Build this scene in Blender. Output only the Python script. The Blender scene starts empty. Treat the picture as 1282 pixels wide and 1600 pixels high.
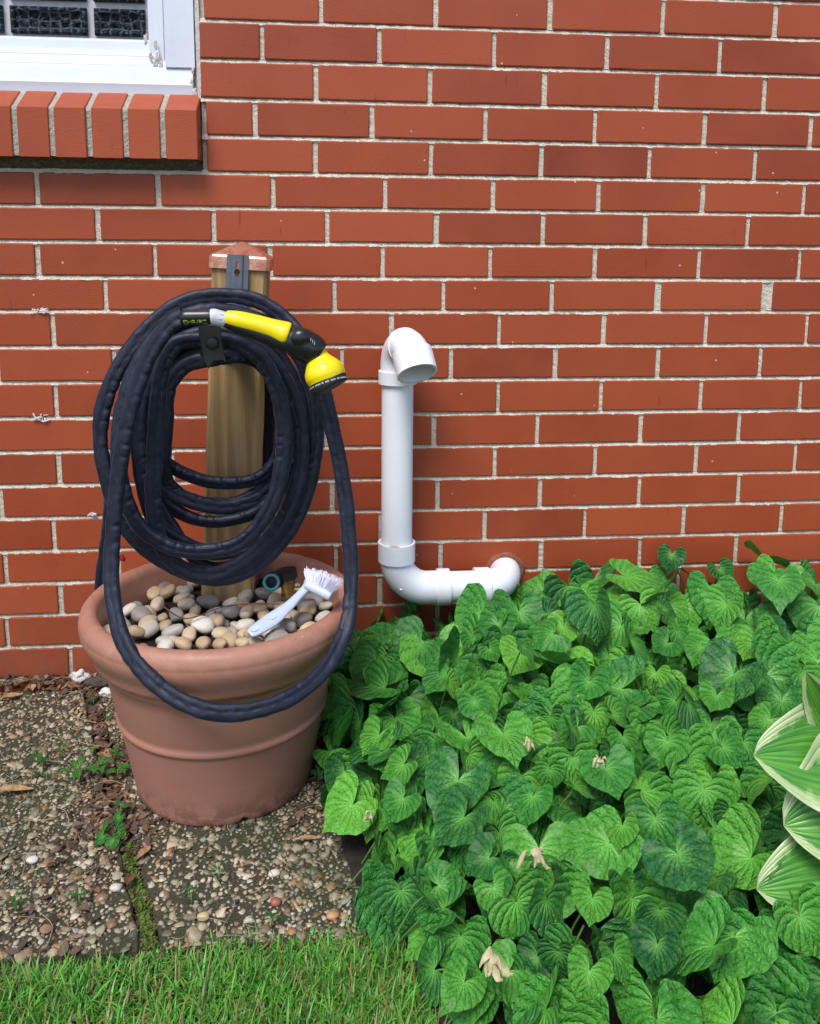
import bpy, math, random
import numpy as np
from mathutils import Vector, Matrix, noise as mnoise

random.seed(7); rng = np.random.default_rng(7)
sc = bpy.context.scene
# ---------------------------------------------------------------- camera
F_PX, CX, CY = 1340.0, 641.0, 592.2            # focal length and axis, in pixels of the 1282 x 1600 photograph
yaw, pitch, roll = [math.radians(a) for a in (5.5006, 8.8751, -0.4612)]
CAM = np.array([.18014, -1.66090, .85726])
_cy, _sy, _cp, _sp = math.cos(yaw), math.sin(yaw), math.cos(pitch), math.sin(pitch)
_f = np.array([_sy*_cp, _cy*_cp, -_sp]); _r = np.array([_cy, -_sy, 0.]); _d = np.cross(_f, _r)
_c, _s = math.cos(roll), math.sin(roll)
RIGHT, DOWN, FWD = _c*_r+_s*_d, -_s*_r+_c*_d, _f
cam_data = bpy.data.cameras.new('camera'); cam = bpy.data.objects.new('camera', cam_data)
sc.collection.objects.link(cam)
cam_data.sensor_fit = 'VERTICAL'; cam_data.sensor_height = 24.0
cam_data.lens = 24.0*F_PX/1600.0
cam_data.shift_y = -(800.0-CY)/1600.0
cam_data.clip_start = .02; cam_data.clip_end = 200
m = Matrix(((RIGHT[0], -DOWN[0], -FWD[0], CAM[0]), (RIGHT[1], -DOWN[1], -FWD[1], CAM[1]),
            (RIGHT[2], -DOWN[2], -FWD[2], CAM[2]), (0, 0, 0, 1)))
cam.matrix_world = m
sc.camera = cam
# ---------------------------------------------------------------- light
SUN_EL, SUN_AZ = math.radians(58), math.radians(208)     # azimuth measured from +y, clockwise
world = bpy.data.worlds.new("World"); sc.world = world; world.use_nodes = True
wn = world.node_tree; bg = wn.nodes['Background']
sky = wn.nodes.new('ShaderNodeTexSky'); sky.sky_type = 'NISHITA'; sky.sun_disc = False
sky.sun_elevation = SUN_EL; sky.sun_rotation = SUN_AZ
sky.air_density = 1.0; sky.dust_density = 1.2; sky.ozone_density = 1.0
wn.links.new(sky.outputs[0], bg.inputs[0]); bg.inputs[1].default_value = .115
sl = bpy.data.lights.new('sun', 'SUN'); sl.energy = 1.9; sl.angle = math.radians(26); sl.color = (1, .965, .92)
sun = bpy.data.objects.new('sun', sl); sc.collection.objects.link(sun)
sd = Vector((math.sin(SUN_AZ)*math.cos(SUN_EL), math.cos(SUN_AZ)*math.cos(SUN_EL), math.sin(SUN_EL)))
sun.rotation_euler = (-sd).to_track_quat('-Z', 'Y').to_euler()
vs = sc.view_settings; vs.view_transform = 'Standard'; vs.look = 'None'; vs.exposure = .94; vs.gamma = 1

# ---------------------------------------------------------------- helpers
def ray(x, y): return RIGHT*((x-CX)/F_PX) + DOWN*((y-CY)/F_PX) + FWD
def at(x, y, Y):                                # photo pixel -> point on the vertical plane y = Y
    d = ray(x, y); return CAM + d*((Y-CAM[1])/d[1])
def atz(x, y, Z=0.):                            # photo pixel -> point on the level plane z = Z
    d = ray(x, y); return CAM + d*((Z-CAM[2])/d[2])

def props(o, label=None, cat=None, group=None, kind=None):
    if label: o['label'] = label
    if cat: o['category'] = cat
    if group: o['group'] = group
    if kind: o['kind'] = kind
    return o
def link(o, parent=None):
    sc.collection.objects.link(o)
    if parent is not None:
        o.parent = parent; o.matrix_parent_inverse = Matrix.Translation(-Vector(parent.location))
    return o
def thing(name, label, cat, loc=(0, 0, 0), group=None):
    o = bpy.data.objects.new(name, None); o.empty_display_size = .02; o.location = [float(a) for a in loc]
    sc.collection.objects.link(o); return props(o, label, cat, group)
def mesh_arrays(name, V, F, mat, parent=None, smooth=True, uv=None, face_col=None):
    """V (n,3); F (m,k) array or list of faces; uv (n,2) per vertex"""
    me = bpy.data.meshes.new(name)
    V = np.asarray(V, dtype=np.float64)
    if isinstance(F, np.ndarray):
        k = F.shape[1]
        me.vertices.add(len(V)); me.vertices.foreach_set('co', V.astype(np.float32).ravel())
        me.loops.add(F.size); me.loops.foreach_set('vertex_index', F.astype(np.int32).ravel())
        me.polygons.add(len(F)); me.polygons.foreach_set('loop_start', np.arange(0, F.size, k, dtype=np.int32))
        me.polygons.foreach_set('loop_total', np.full(len(F), k, dtype=np.int32))
        me.update(calc_edges=True)
    else:
        me.from_pydata([tuple(map(float, v)) for v in V], [], [tuple(int(i) for i in f) for f in F])
    if uv is not None:
        ul = me.uv_layers.new(name='UVMap')
        li = np.zeros(len(me.loops), dtype=np.int32); me.loops.foreach_get('vertex_index', li)
        ul.data.foreach_set('uv', np.asarray(uv, dtype=np.float32)[li].ravel())
    me.polygons.foreach_set('use_smooth', np.full(len(me.polygons), smooth, dtype=bool))
    if isinstance(mat, (list, tuple)):
        for q in mat: me.materials.append(q)
    elif mat: me.materials.append(mat)
    me.validate()
    return link(bpy.data.objects.new(name, me), parent)
class MB:
    def __init__(s): s.V = []; s.F = []; s.n = 0
    def add(s, V, F):
        V = [tuple(map(float, v)) for v in V]; s.V += V; s.F += [tuple(i+s.n for i in f) for f in F]; s.n += len(V); return s
    def box(s, a, b, rot=None, c=None):
        (x0, y0, z0), (x1, y1, z1) = a, b
        V = [(x0,y0,z0),(x1,y0,z0),(x1,y1,z0),(x0,y1,z0),(x0,y0,z1),(x1,y0,z1),(x1,y1,z1),(x0,y1,z1)]
        if rot is not None:
            c = Vector(c if c is not None else (0, 0, 0)); V = [tuple(rot@(Vector(v)-c)+c) for v in V]
        return s.add(V, [(0,3,2,1),(4,5,6,7),(0,1,5,4),(1,2,6,5),(2,3,7,6),(3,0,4,7)])
    def build(s, name, mat, parent=None, smooth=False, bevel=0, seg=2, sub=0):
        o = mesh_arrays(name, s.V, s.F, mat, parent, smooth)
        if bevel:
            b = o.modifiers.new('bevel', 'BEVEL'); b.width = bevel; b.segments = seg; b.limit_method = 'ANGLE'; b.angle_limit = math.radians(35)
            for p in o.data.polygons: p.use_smooth = True
            b.harden_normals = True
        if sub:
            q = o.modifiers.new('sub', 'SUBSURF'); q.levels = q.render_levels = sub
        return o
def catmull(P, n=8, closed=False):
    P = [np.asarray(p, float) for p in P]; out = []; N = len(P)
    rngi = range(N) if closed else range(N-1)
    for i in rngi:
        g = lambda k: P[k % N] if closed else P[min(max(k, 0), N-1)]
        a, b, c, d = g(i-1), g(i), g(i+1), g(i+2)
        for j in range(n):
            t = j/n
            out.append(.5*((2*b)+(-a+c)*t+(2*a-5*b+4*c-d)*t*t+(-a+3*b-3*c+d)*t**3))
    if not closed: out.append(P[-1])
    return np.array(out)
def resample(P, step):
    d = np.linalg.norm(np.diff(P, axis=0), axis=1); s = np.concatenate([[0], np.cumsum(d)])
    n = max(2, int(s[-1]/step)); t = np.linspace(0, s[-1], n+1)
    return np.stack([np.interp(t, s, P[:, k]) for k in range(P.shape[1])], 1), t
def frames(P, up=(0, -1, 0)):
    """tangent + two normals per point; first normal is kept as near `up` as possible (no twist build-up)"""
    T = np.gradient(P, axis=0); T /= np.linalg.norm(T, axis=1)[:, None]+1e-12
    U = np.tile(np.array(up, float), (len(P), 1)); N = U - (U*T).sum(1)[:, None]*T
    ln = np.linalg.norm(N, axis=1)
    prev = None
    for i in range(len(P)):
        if ln[i] < .25:
            if prev is not None: q = prev-(prev@T[i])*T[i]; N[i] = q
            else: q = np.array([.3, .2, 1.]); N[i] = q-(q@T[i])*T[i]
        N[i] /= np.linalg.norm(N[i])+1e-12; prev = N[i]
    return T, N, np.cross(T, N)
def ptransport(P):
    T = np.gradient(P, axis=0); T /= np.linalg.norm(T, axis=1)[:, None]+1e-12
    q = np.array([0, 0, 1.]) if abs(T[0][2]) < .8 else np.array([0, -1., 0]); N = []; p = q
    for i in range(len(P)):
        p = p-(p@T[i])*T[i]; p /= np.linalg.norm(p); N.append(p.copy())
    N = np.array(N); return T, N, np.cross(T, N)
def tube(P, R, n=24, caps=True, frame=None, R2=None):
    """swept tube: P (m,3), R radius scalar/array(m) or (m,n)."""
    P = np.asarray(P, float); m_ = len(P)
    T, N, B = frame if frame is not None else ptransport(P)
    a = np.arange(n)*2*math.pi/n
    R = np.asarray(R, float)
    if R.ndim == 0: R = np.full((m_, n), float(R))
    elif R.ndim == 1: R = np.repeat(R[:, None], n, 1)
    R2_ = R if R2 is None else (np.repeat(np.asarray(R2, float)[:, None], n, 1))
    V = P[:, None, :] + (R*np.cos(a))[..., None]*N[:, None, :] + (R2_*np.sin(a))[..., None]*B[:, None, :]
    V = V.reshape(-1, 3); F = []
    for i in range(m_-1):
        for j in range(n):
            k = (j+1) % n; F.append((i*n+j, i*n+k, (i+1)*n+k, (i+1)*n+j))
    if caps: F.append(tuple(range(n))[::-1]); F.append(tuple((m_-1)*n+j for j in range(n)))
    return V, F
def vnoise(x, seed=0):                           # smooth 1-D value noise, vectorised
    x = np.asarray(x, float); i = np.floor(x).astype(int); f = x-i; f = f*f*(3-2*f)
    h = lambda k: np.modf(np.abs(np.sin((k+seed*57.3)*127.1)*43758.5453))[0]
    return (h(i)*(1-f)+h(i+1)*f)*2-1
def vnoise2(x, y, seed=0):
    x = np.asarray(x, float); y = np.asarray(y, float)
    i = np.floor(x).astype(int); j = np.floor(y).astype(int); f = x-i; g = y-j; f = f*f*(3-2*f); g = g*g*(3-2*g)
    h = lambda a, b: np.modf(np.abs(np.sin(a*127.1+b*311.7+seed*74.7)*43758.5453))[0]
    return ((h(i, j)*(1-f)+h(i+1, j)*f)*(1-g)+(h(i, j+1)*(1-f)+h(i+1, j+1)*f)*g)*2-1

# ---------------------------------------------------------------- materials
class NT:
    def __init__(s, name):
        s.m = bpy.data.materials.new(name); s.m.use_nodes = True; s.t = s.m.node_tree; s.n = s.t.nodes
        s.b = s.n['Principled BSDF']; s.out = s.n['Material Output']
    def new(s, typ, **kw):
        q = s.n.new(typ)
        for k, v in kw.items(): setattr(q, k, v)
        return q
    def put(s, sock, v):
        if hasattr(v, 'is_output') or isinstance(v, bpy.types.NodeSocket): s.t.links.new(v, sock)
        else: sock.default_value = v
    def math(s, op, a, b=0., c=None, clamp=False):
        q = s.new('ShaderNodeMath', operation=op, use_clamp=clamp); s.put(q.inputs[0], a); s.put(q.inputs[1], b)
        if c is not None: s.put(q.inputs[2], c)
        return q.outputs[0]
    def coord(s, kind='Object'): return s.new('ShaderNodeTexCoord').outputs[kind]
    def map(s, v, scale=(1, 1, 1), rot=(0, 0, 0)):
        q = s.new('ShaderNodeMapping'); s.put(q.inputs[0], v); q.inputs['Scale'].default_value = scale; q.inputs['Rotation'].default_value = rot; return q.outputs[0]
    def noise(s, v, scale, detail=4, rough=.55, dist=0.):
        q = s.new('ShaderNodeTexNoise'); s.put(q.inputs['Vector'], v); q.inputs['Scale'].default_value = scale
        q.inputs['Detail'].default_value = detail; q.inputs['Roughness'].default_value = rough; q.inputs['Distortion'].default_value = dist; return q.outputs['Fac']
    def voro(s, v, scale, feature='F1', out='Distance', rnd=1.):
        q = s.new('ShaderNodeTexVoronoi', feature=feature); s.put(q.inputs['Vector'], v); q.inputs['Scale'].default_value = scale
        q.inputs['Randomness'].default_value = rnd; return q.outputs[out]
    def ramp(s, v, stops, interp='LINEAR'):
        q = s.new('ShaderNodeValToRGB'); s.put(q.inputs[0], v); r = q.color_ramp; r.interpolation = interp
        while len(r.elements) > 1: r.elements.remove(r.elements[-1])
        for i, (p, c) in enumerate(stops):
            e = r.elements[0] if i == 0 else r.elements.new(p)
            e.position = p; e.color = (c, c, c, 1) if not hasattr(c, '__len__') else tuple(c)+(1,)
        return q.outputs[0]
    def mix(s, fac, a, b, mode='MIX'):
        q = s.new('ShaderNodeMix', data_type='RGBA', blend_type=mode)
        s.put(q.inputs[0], fac); s.put(q.inputs[6], tuple(a)+(1,) if isinstance(a, tuple) and len(a) == 3 else a)
        s.put(q.inputs[7], tuple(b)+(1,) if isinstance(b, tuple) and len(b) == 3 else b); return q.outputs[2]
    def bump(s, h, strength=.5, dist=.001, normal=None):
        q = s.new('ShaderNodeBump'); s.put(q.inputs['Height'], h); q.inputs['Strength'].default_value = strength; q.inputs['Distance'].default_value = dist
        if normal is not None: s.put(q.inputs['Normal'], normal)
        return q.outputs[0]
    def done(s, col=None, rough=None, normal=None, **kw):
        if col is not None: s.put(s.b.inputs['Base Color'], tuple(col)+(1,) if isinstance(col, tuple) and len(col) == 3 else col)
        if rough is not None: s.put(s.b.inputs['Roughness'], rough)
        if normal is not None: s.put(s.b.inputs['Normal'], normal)
        for k, v in kw.items(): s.put(s.b.inputs[k.replace('_', ' ')], v)
        return s.m
def hsv_var(n, col, fac, dh=.02, dv=.3, ds=.1):
    q = n.new('ShaderNodeHueSaturation'); n.put(q.inputs['Color'], col)
    n.put(q.inputs['Hue'], n.math('MULTIPLY_ADD', fac, dh*2, .5-dh)); n.put(q.inputs['Value'], n.math('MULTIPLY_ADD', fac, dv*2, 1-dv))
    n.put(q.inputs['Saturation'], n.math('MULTIPLY_ADD', fac, -ds*2, 1+ds)); return q.outputs[0]

def mat_brick():
    n = NT('red_brick'); P = n.coord(); isl = n.new('ShaderNodeNewGeometry').outputs['Random Per Island']
    base = n.ramp(isl, [(0, (.215, .036, .012)), (.2, (.320, .055, .016)), (.42, (.265, .042, .013)), (.65, (.375, .070, .023)), (.85, (.29, .048, .014)), (1, (.345, .062, .020))])
    big = n.noise(P, 6, 3); col = n.mix(n.ramp(big, [(.3, 0), (.75, .5)]), base, (.42, .088, .030))
    fine = n.noise(P, 900, 3, .6); col = n.mix(n.math('MULTIPLY', fine, .22), col, (.16, .035, .02))
    # dark vertical drips and pale lime specks
    st = n.noise(n.map(P, (90, 90, 14)), 1, 2, .5); col = n.mix(n.ramp(st, [(.71, 0), (.76, .5)]), col, (.13, .02, .008))
    sp = n.voro(P, 26, 'F1'); sel = n.noise(P, 60, 1); spm = n.math('MULTIPLY', n.ramp(sp, [(.045, 1), (.06, 0)]), n.ramp(sel, [(.52, 0), (.56, 1)]))
    col = n.mix(n.math('MULTIPLY', spm, .7), col, (.66, .50, .40))
    # soiling low on the wall
    z = n.new('ShaderNodeSeparateXYZ'); n.put(z.inputs[0], P)
    low = n.math('MULTIPLY', n.ramp(z.outputs[2], [(0, 1), (.24, 0)]), n.ramp(n.noise(P, 30, 5), [(.35, .2), (.7, 1)])); col = n.mix(n.math('MULTIPLY', low, .62), col, (.13, .07, .045))
    h = n.math('ADD', n.math('MULTIPLY', n.noise(n.map(P, (1, 1, 5)), 160, 4), 1.), n.math('MULTIPLY', fine, .35))
    return n.done(col, n.ramp(n.noise(P, 40, 3), [(.3, .40), (.7, .55)]), n.bump(h, .35, .0012), Specular_IOR_Level=.32)
def mat_mortar(c0=(.70, .62, .50), c1=(.52, .46, .36)):
    n = NT('mortar'); P = n.coord(); f = n.noise(P, 420, 4, .7); g = n.noise(P, 25, 4)
    col = n.mix(n.ramp(f, [(.35, 1), (.62, 0)]), c0, c1)
    col = n.mix(n.ramp(g, [(.55, 0), (.78, .4)]), col, (.30, .265, .20))
    pit = n.voro(P, 330); col = n.mix(n.ramp(pit, [(.10, .6), (.24, 0)]), col, (.16, .13, .09))
    z = n.new('ShaderNodeSeparateXYZ'); n.put(z.inputs[0], P)
    low = n.math('MULTIPLY', n.ramp(z.outputs[2], [(0, 1), (.45, 0)]), n.ramp(n.noise(P, 14, 5), [(.3, .1), (.65, 1)])); col = n.mix(n.math('MULTIPLY', low, .75), col, (.22, .19, .125))
    h = n.math('ADD', f, n.math('MULTIPLY', n.ramp(pit, [(.1, 0), (.4, 1)]), .7))
    return n.done(col, .92, n.bump(h, .9, .0018))
def mat_moss_mortar():
    n = NT('mossy_mortar'); P = n.coord(); f = n.noise(P, 120, 5, .7)
    return n.done(n.ramp(f, [(.3, (.03, .032, .015)), (.55, (.10, .095, .06)), (.75, (.26, .23, .17))]), .95, n.bump(f, .9, .003))
def mat_simple(name, col, rough=.5, var=.12, nscale=60, bump=.15, bscale=300, bdist=.0006, dirt=None, **kw):
    n = NT(name); P = n.coord(); f = n.noise(P, nscale, 4)
    c2 = tuple(max(0, c*(1-var*2)) for c in col); cc = n.mix(n.ramp(f, [(.3, 0), (.75, 1)]), col, c2)
    if dirt: cc = n.mix(n.ramp(n.noise(P, dirt[1], 5, .65), [(dirt[2], 0), (dirt[2]+.12, dirt[3])]), cc, dirt[0])
    return n.done(cc, rough, n.bump(n.noise(P, bscale, 3), bump, bdist), **kw)
def mat_pot():
    n = NT('terracotta_plastic'); P = n.coord(); z = n.new('ShaderNodeSeparateXYZ'); n.put(z.inputs[0], P)
    f = n.noise(P, 5, 5, .6); col = n.mix(n.ramp(f, [(.3, 0), (.7, 1)]), (.345, .155, .108), (.29, .130, .092))
    # sky light on the lip, put into the colour as a paler tone
    col = n.mix(n.math('MULTIPLY', n.ramp(z.outputs[2], [(.225, 0), (.26, 1)]), .5), col, (.36, .165, .110))
    st = n.noise(n.map(P, (7, 7, 45)), 1, 5, .65); col = n.mix(n.ramp(st, [(.55, 0), (.8, .22)]), col, (.50, .27, .19))
    blot = n.noise(P, 38, 5, .7); lowm = n.ramp(z.outputs[2], [(0, 1), (.022, .7), (.055, 0)])
    m_ = n.math('MULTIPLY', lowm, n.ramp(blot, [(.42, 0), (.56, 1)])); col = n.mix(n.math('MULTIPLY', m_, .6), col, (.045, .028, .018))
    sp = n.ramp(n.voro(P, 45), [(.035, 1), (.055, 0)]); col = n.mix(n.math('MULTIPLY', sp, n.ramp(n.noise(P, 20, 1), [(.5, 0), (.55, .8)])), col, (.6, .45, .38))
    sp2 = n.ramp(n.voro(n.map(P, (1, 1, 1), (.4, .2, .9)), 60), [(.04, 1), (.07, 0)]); col = n.mix(n.math('MULTIPLY', sp2, n.ramp(n.noise(P, 17, 1), [(.5, 0), (.54, .7)])), col, (.06, .03, .02))
    top = n.math('MULTIPLY', n.ramp(z.outputs[2], [(.27, 0), (.285, 1)]), n.ramp(n.noise(n.map(P, (60, 60, 60)), 1, 4), [(.48, 0), (.7, .35)]))
    col = n.mix(top, col, (.52, .25, .17))  # rim crest lightened in patches, painting in the sky light from above
    h = n.math('ADD', n.noise(P, 90, 4), n.math('MULTIPLY', n.noise(P, 700, 2), .5))
    return n.done(col, n.ramp(n.noise(P, 12, 4), [(.3, .42), (.7, .6)]), n.bump(h, .25, .001), Specular_IOR_Level=.45)
def mat_fabric():
    n = NT('navy_fabric'); uv = n.coord('UV'); P = n.coord()
    wr = n.noise(n.map(uv, (42, 2.6, 1)), 1, 3, .5, .8); fine = n.noise(P, 1400, 2)
    col = n.mix(n.ramp(wr, [(.35, 0), (.7, 1)]), (.0055, .0065, .014), (.012, .0155, .036))
    # pale stitched edge
    s = n.new('ShaderNodeSeparateXYZ'); n.put(s.inputs[0], uv)
    edge = n.ramp(n.math('ABSOLUTE', n.math('SUBTRACT', s.outputs[1], .5)), [(.012, 1), (.03, 0)])
    st = n.math('GREATER_THAN', n.math('FRACT', n.math('MULTIPLY', s.outputs[0], 260.)), .45)
    col = n.mix(n.math('MULTIPLY', n.math('MULTIPLY', edge, st), .35), col, (.12, .14, .21))
    big = n.noise(P, 9, 3); col = n.mix(n.ramp(big, [(.4, 0), (.7, .4)]), col, (.014, .016, .028))
    b1 = n.bump(wr, .40, .0040); b2 = n.bump(fine, .3, .0004, b1)
    return n.done(col, .50, b2, Sheen_Weight=.22, Sheen_Roughness=.3, Sheen_Tint=(.55, .62, .9, 1), Specular_IOR_Level=.35)
def mat_wood():
    n = NT('weathered_post_wood'); P = n.coord()
    w = n.new('ShaderNodeTexWave', wave_type='BANDS', bands_direction='X'); n.put(w.inputs['Vector'], n.map(P, (1, .6, .055))); w.inputs['Scale'].default_value = 11
    w.inputs['Distortion'].default_value = 9; w.inputs['Detail'].default_value = 3; w.inputs['Detail Scale'].default_value = 1.6
    g = n.noise(n.map(P, (260, 260, 9)), 1, 4, .6)
    col = n.mix(w.outputs['Fac'], (.27, .150, .050), (.46, .28, .105)); col = n.mix(n.ramp(g, [(.35, .55), (.65, 0)]), col, (.20, .125, .055))
    big = n.noise(n.map(P, (14, 14, 3)), 1, 3); col = n.mix(n.ramp(big, [(.50, 0), (.7, .4)]), col, (.20, .155, .09))
    kn = n.ramp(n.voro(n.map(P, (14, 1, 9)), 1), [(.035, 1), (.06, 0)]); col = n.mix(kn, col, (.03, .015, .008))
    return n.done(col, .7, n.bump(n.math('ADD', g, w.outputs['Fac']), .35, .0012))
def mat_copper():
    n = NT('copper_sheet'); P = n.coord(); f = n.noise(P, 45, 5, .7, .6)
    col = n.ramp(f, [(.25, (.34, .12, .075)), (.5, (.78, .36, .24)), (.62, (.88, .50, .36)), (.8, (.52, .30, .27))])
    drops = n.ramp(n.voro(P, 110), [(.12, 1), (.3, 0)])
    h = n.math('ADD', n.math('MULTIPLY', f, .6), n.math('MULTIPLY', n.math('MULTIPLY', drops, n.ramp(n.noise(P, 60, 1), [(.5, 0), (.55, 1)])), 1.))
    return n.done(col, n.ramp(f, [(.3, .45), (.7, .28)]), n.bump(h, .25, .0012), Metallic=.92)
def mat_pebble(name, stops, mottle):
    n = NT(name); P = n.coord(); r = n.new('ShaderNodeObjectInfo').outputs['Random']
    col = n.ramp(r, stops); f = n.noise(P, 55, 5, .65, .4)
    col = n.mix(n.ramp(f, [(.42, 0), (.66, .65)]), col, mottle)
    v = n.noise(P, 150, 3, .8, 2.); col = n.mix(n.ramp(v, [(.58, 0), (.68, .45)]), col, (.58, .54, .47))
    return n.done(col, n.ramp(f, [(.3, .38), (.7, .62)]), n.bump(n.noise(P, 180, 5), .35, .0012))
def mat_aggregate():
    n = NT('aggregate_pebbles'); P = n.coord(); r = n.new('ShaderNodeNewGeometry').outputs['Random Per Island']
    col = n.ramp(r, [(0, (.24, .185, .11)), (.14, (.38, .30, .19)), (.28, (.18, .155, .10)), (.40, (.47, .38, .25)), (.54, (.31, .275, .20)), (.64, (.30, .165, .07)),
                     (.71, (.060, .058, .048)), (.79, (.37, .31, .20)), (.88, (.22, .13, .075)), (.945, (.52, .46, .36)), (1, (.62, .56, .47))], 'CONSTANT')
    g = n.noise(P, 4.2, 5, .65); f = n.noise(P, 260, 4)
    gm = n.math('MULTIPLY', n.ramp(g, [(.42, 0), (.58, 1)]), n.ramp(n.noise(P, 45, 4), [(.36, 1), (.62, .25)])); col = n.mix(n.math('MULTIPLY', gm, .80), col, (.060, .070, .025))
    col = n.mix(n.math('MULTIPLY', f, .2), col, (.06, .045, .03))
    return n.done(col, n.ramp(n.noise(P, 30, 2), [(.4, .35), (.6, .7)]), n.bump(f, .3, .0006))
def mat_slab():
    n = NT('mossy_concrete'); P = n.coord(); f = n.noise(P, 240, 5, .7); g = n.noise(P, 4.2, 5, .65)
    col = n.ramp(f, [(.3, (.024, .018, .010)), (.55, (.062, .049, .028)), (.75, (.14, .11, .068))])
    col = n.mix(n.ramp(g, [(.40, .15), (.60, .9)]), col, n.ramp(f, [(.35, (.018, .024, .008)), (.7, (.065, .080, .028))]))
    return n.done(col, .85, n.bump(f, 1., .004))
def mat_soil():
    n = NT('dark_soil'); P = n.coord(); f = n.noise(P, 90, 6, .75)
    return n.done(n.ramp(f, [(.3, (.008, .005, .003)), (.6, (.028, .018, .011)), (.8, (.07, .048, .03))]), .95, n.bump(f, 1., .008))
def mat_chips():
    n = NT('leaf_litter'); P = n.coord(); r = n.new('ShaderNodeNewGeometry').outputs['Random Per Island']
    col = n.ramp(r, [(0, (.07, .036, .020)), (.2, (.20, .085, .035)), (.3, (.035, .022, .014)), (.55, (.33, .17, .085)), (.68, (.15, .085, .05)), (.8, (.42, .25, .14)), (.9, (.075, .05, .04)), (1, (.5, .38, .26))], 'CONSTANT')
    col = n.mix(n.noise(P, 300, 3), col, (.08, .045, .025)); return n.done(col, .7, n.bump(n.noise(P, 400, 3), .5, .001))
def mat_leaf(name='violet_leaf', dark=(.012, .115, .020), mid=(.042, .255, .028), lite=(.14, .46, .040), N=13.):
    n = NT(name); uv = n.coord('UV'); s = n.new('ShaderNodeSeparateXYZ'); n.put(s.inputs[0], uv)
    u = n.math('SUBTRACT', s.outputs[0], .5); v = n.math('SUBTRACT', s.outputs[1], .5)
    r = n.math('SQRT', n.math('ADD', n.math('MULTIPLY', u, u), n.math('MULTIPLY', v, v)))
    th = n.math('ARCTAN2', u, v)
    t0 = n.math('DIVIDE', th, n.math('SUBTRACT', 1.0, n.math('MULTIPLY', r, .95)))
    wob = n.math('MULTIPLY', n.math('SUBTRACT', n.noise(uv, 9, 2), .5), .35)
    ph = n.math('MULTIPLY', n.math('ADD', t0, wob), N/2)
    sn = n.math('ABSOLUTE', n.math('SINE', ph))                    # 0 on a vein
    chev = n.math('ABSOLUTE', n.math('SINE', n.math('MULTIPLY', n.math('SUBTRACT', v, n.math('MULTIPLY', n.math('ABSOLUTE', u), .85)), 40.)))
    mid_ = n.ramp(n.math('ABSOLUTE', u), [(0, 0), (.02, 1)]); chev = n.math('MULTIPLY', chev, mid_)
    wq = n.ramp(n.math('ABSOLUTE', th), [(.12, 0), (.40, 1)]); sn = n.math('ADD', n.math('MULTIPLY', sn, wq), n.math('MULTIPLY', chev, n.math('SUBTRACT', 1., wq)))
    pil = n.math('POWER', sn, .7)
    # secondary puckers between the main veins
    sec = n.math('ABSOLUTE', n.math('SINE', n.math('ADD', n.math('MULTIPLY', r, 62.), n.math('MULTIPLY', sn, 2.4))))
    cell = n.voro(uv, 26, 'SMOOTH_F1'); crinkle = n.noise(uv, 34, 3, .6, 1.)
    h = n.math('ADD', n.math('MULTIPLY', pil, 1.0), n.math('ADD', n.math('MULTIPLY', sec, .22), n.math('MULTIPLY', crinkle, 1.3)))
    rnd = n.new('ShaderNodeNewGeometry').outputs['Random Per Island']
    col = n.ramp(rnd, [(0, dark), (.45, mid), (.85, tuple((a+b)/2 for a, b in zip(mid, lite))), (1, lite)])
    col = n.mix(n.ramp(r, [(0, .6), (.16, 0)]), col, (.16, .46, .06))
    col = n.mix(n.ramp(n.noise(uv, 7, 4), [(.45, 0), (.8, .35)]), col, lite)
    edge_r = n.ramp(n.noise(uv, 16, 3), [(.70, 0), (.745, .8)]); sel = n.math('GREATER_THAN', rnd, .90)
    col = n.mix(n.math('MULTIPLY', edge_r, sel), col, (.40, .33, .13))
    drops = n.ramp(n.voro(uv, 42), [(.07, 1), (.16, 0)]); dm = n.math('MULTIPLY', drops, n.ramp(n.noise(uv, 12, 1), [(.5, 0), (.55, 1)]))
    hf = n.math('MULTIPLY', n.math('SUBTRACT', h, 1.55), n.ramp(r, [(.0, 0), (.20, 1)])); b1 = n.bump(hf, 1., .0034); b2 = n.bump(dm, .8, .0016, b1)
    m_ = n.done(col, n.math('SUBTRACT', .38, n.math('MULTIPLY', dm, .27)), b2, Specular_IOR_Level=.6, Coat_Weight=.08, Coat_Roughness=.15)
    # a little light through the blade
    tr = n.new('ShaderNodeBsdfTranslucent'); n.put(tr.inputs[0], n.mix(.5, col, (.10, .32, .02))); mx = n.new('ShaderNodeMixShader'); mx.inputs[0].default_value = .14
    n.t.links.new(n.b.outputs[0], mx.inputs[1]); n.t.links.new(tr.outputs[0], mx.inputs[2]); n.t.links.new(mx.outputs[0], n.out.inputs[0])
    return m_
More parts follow.
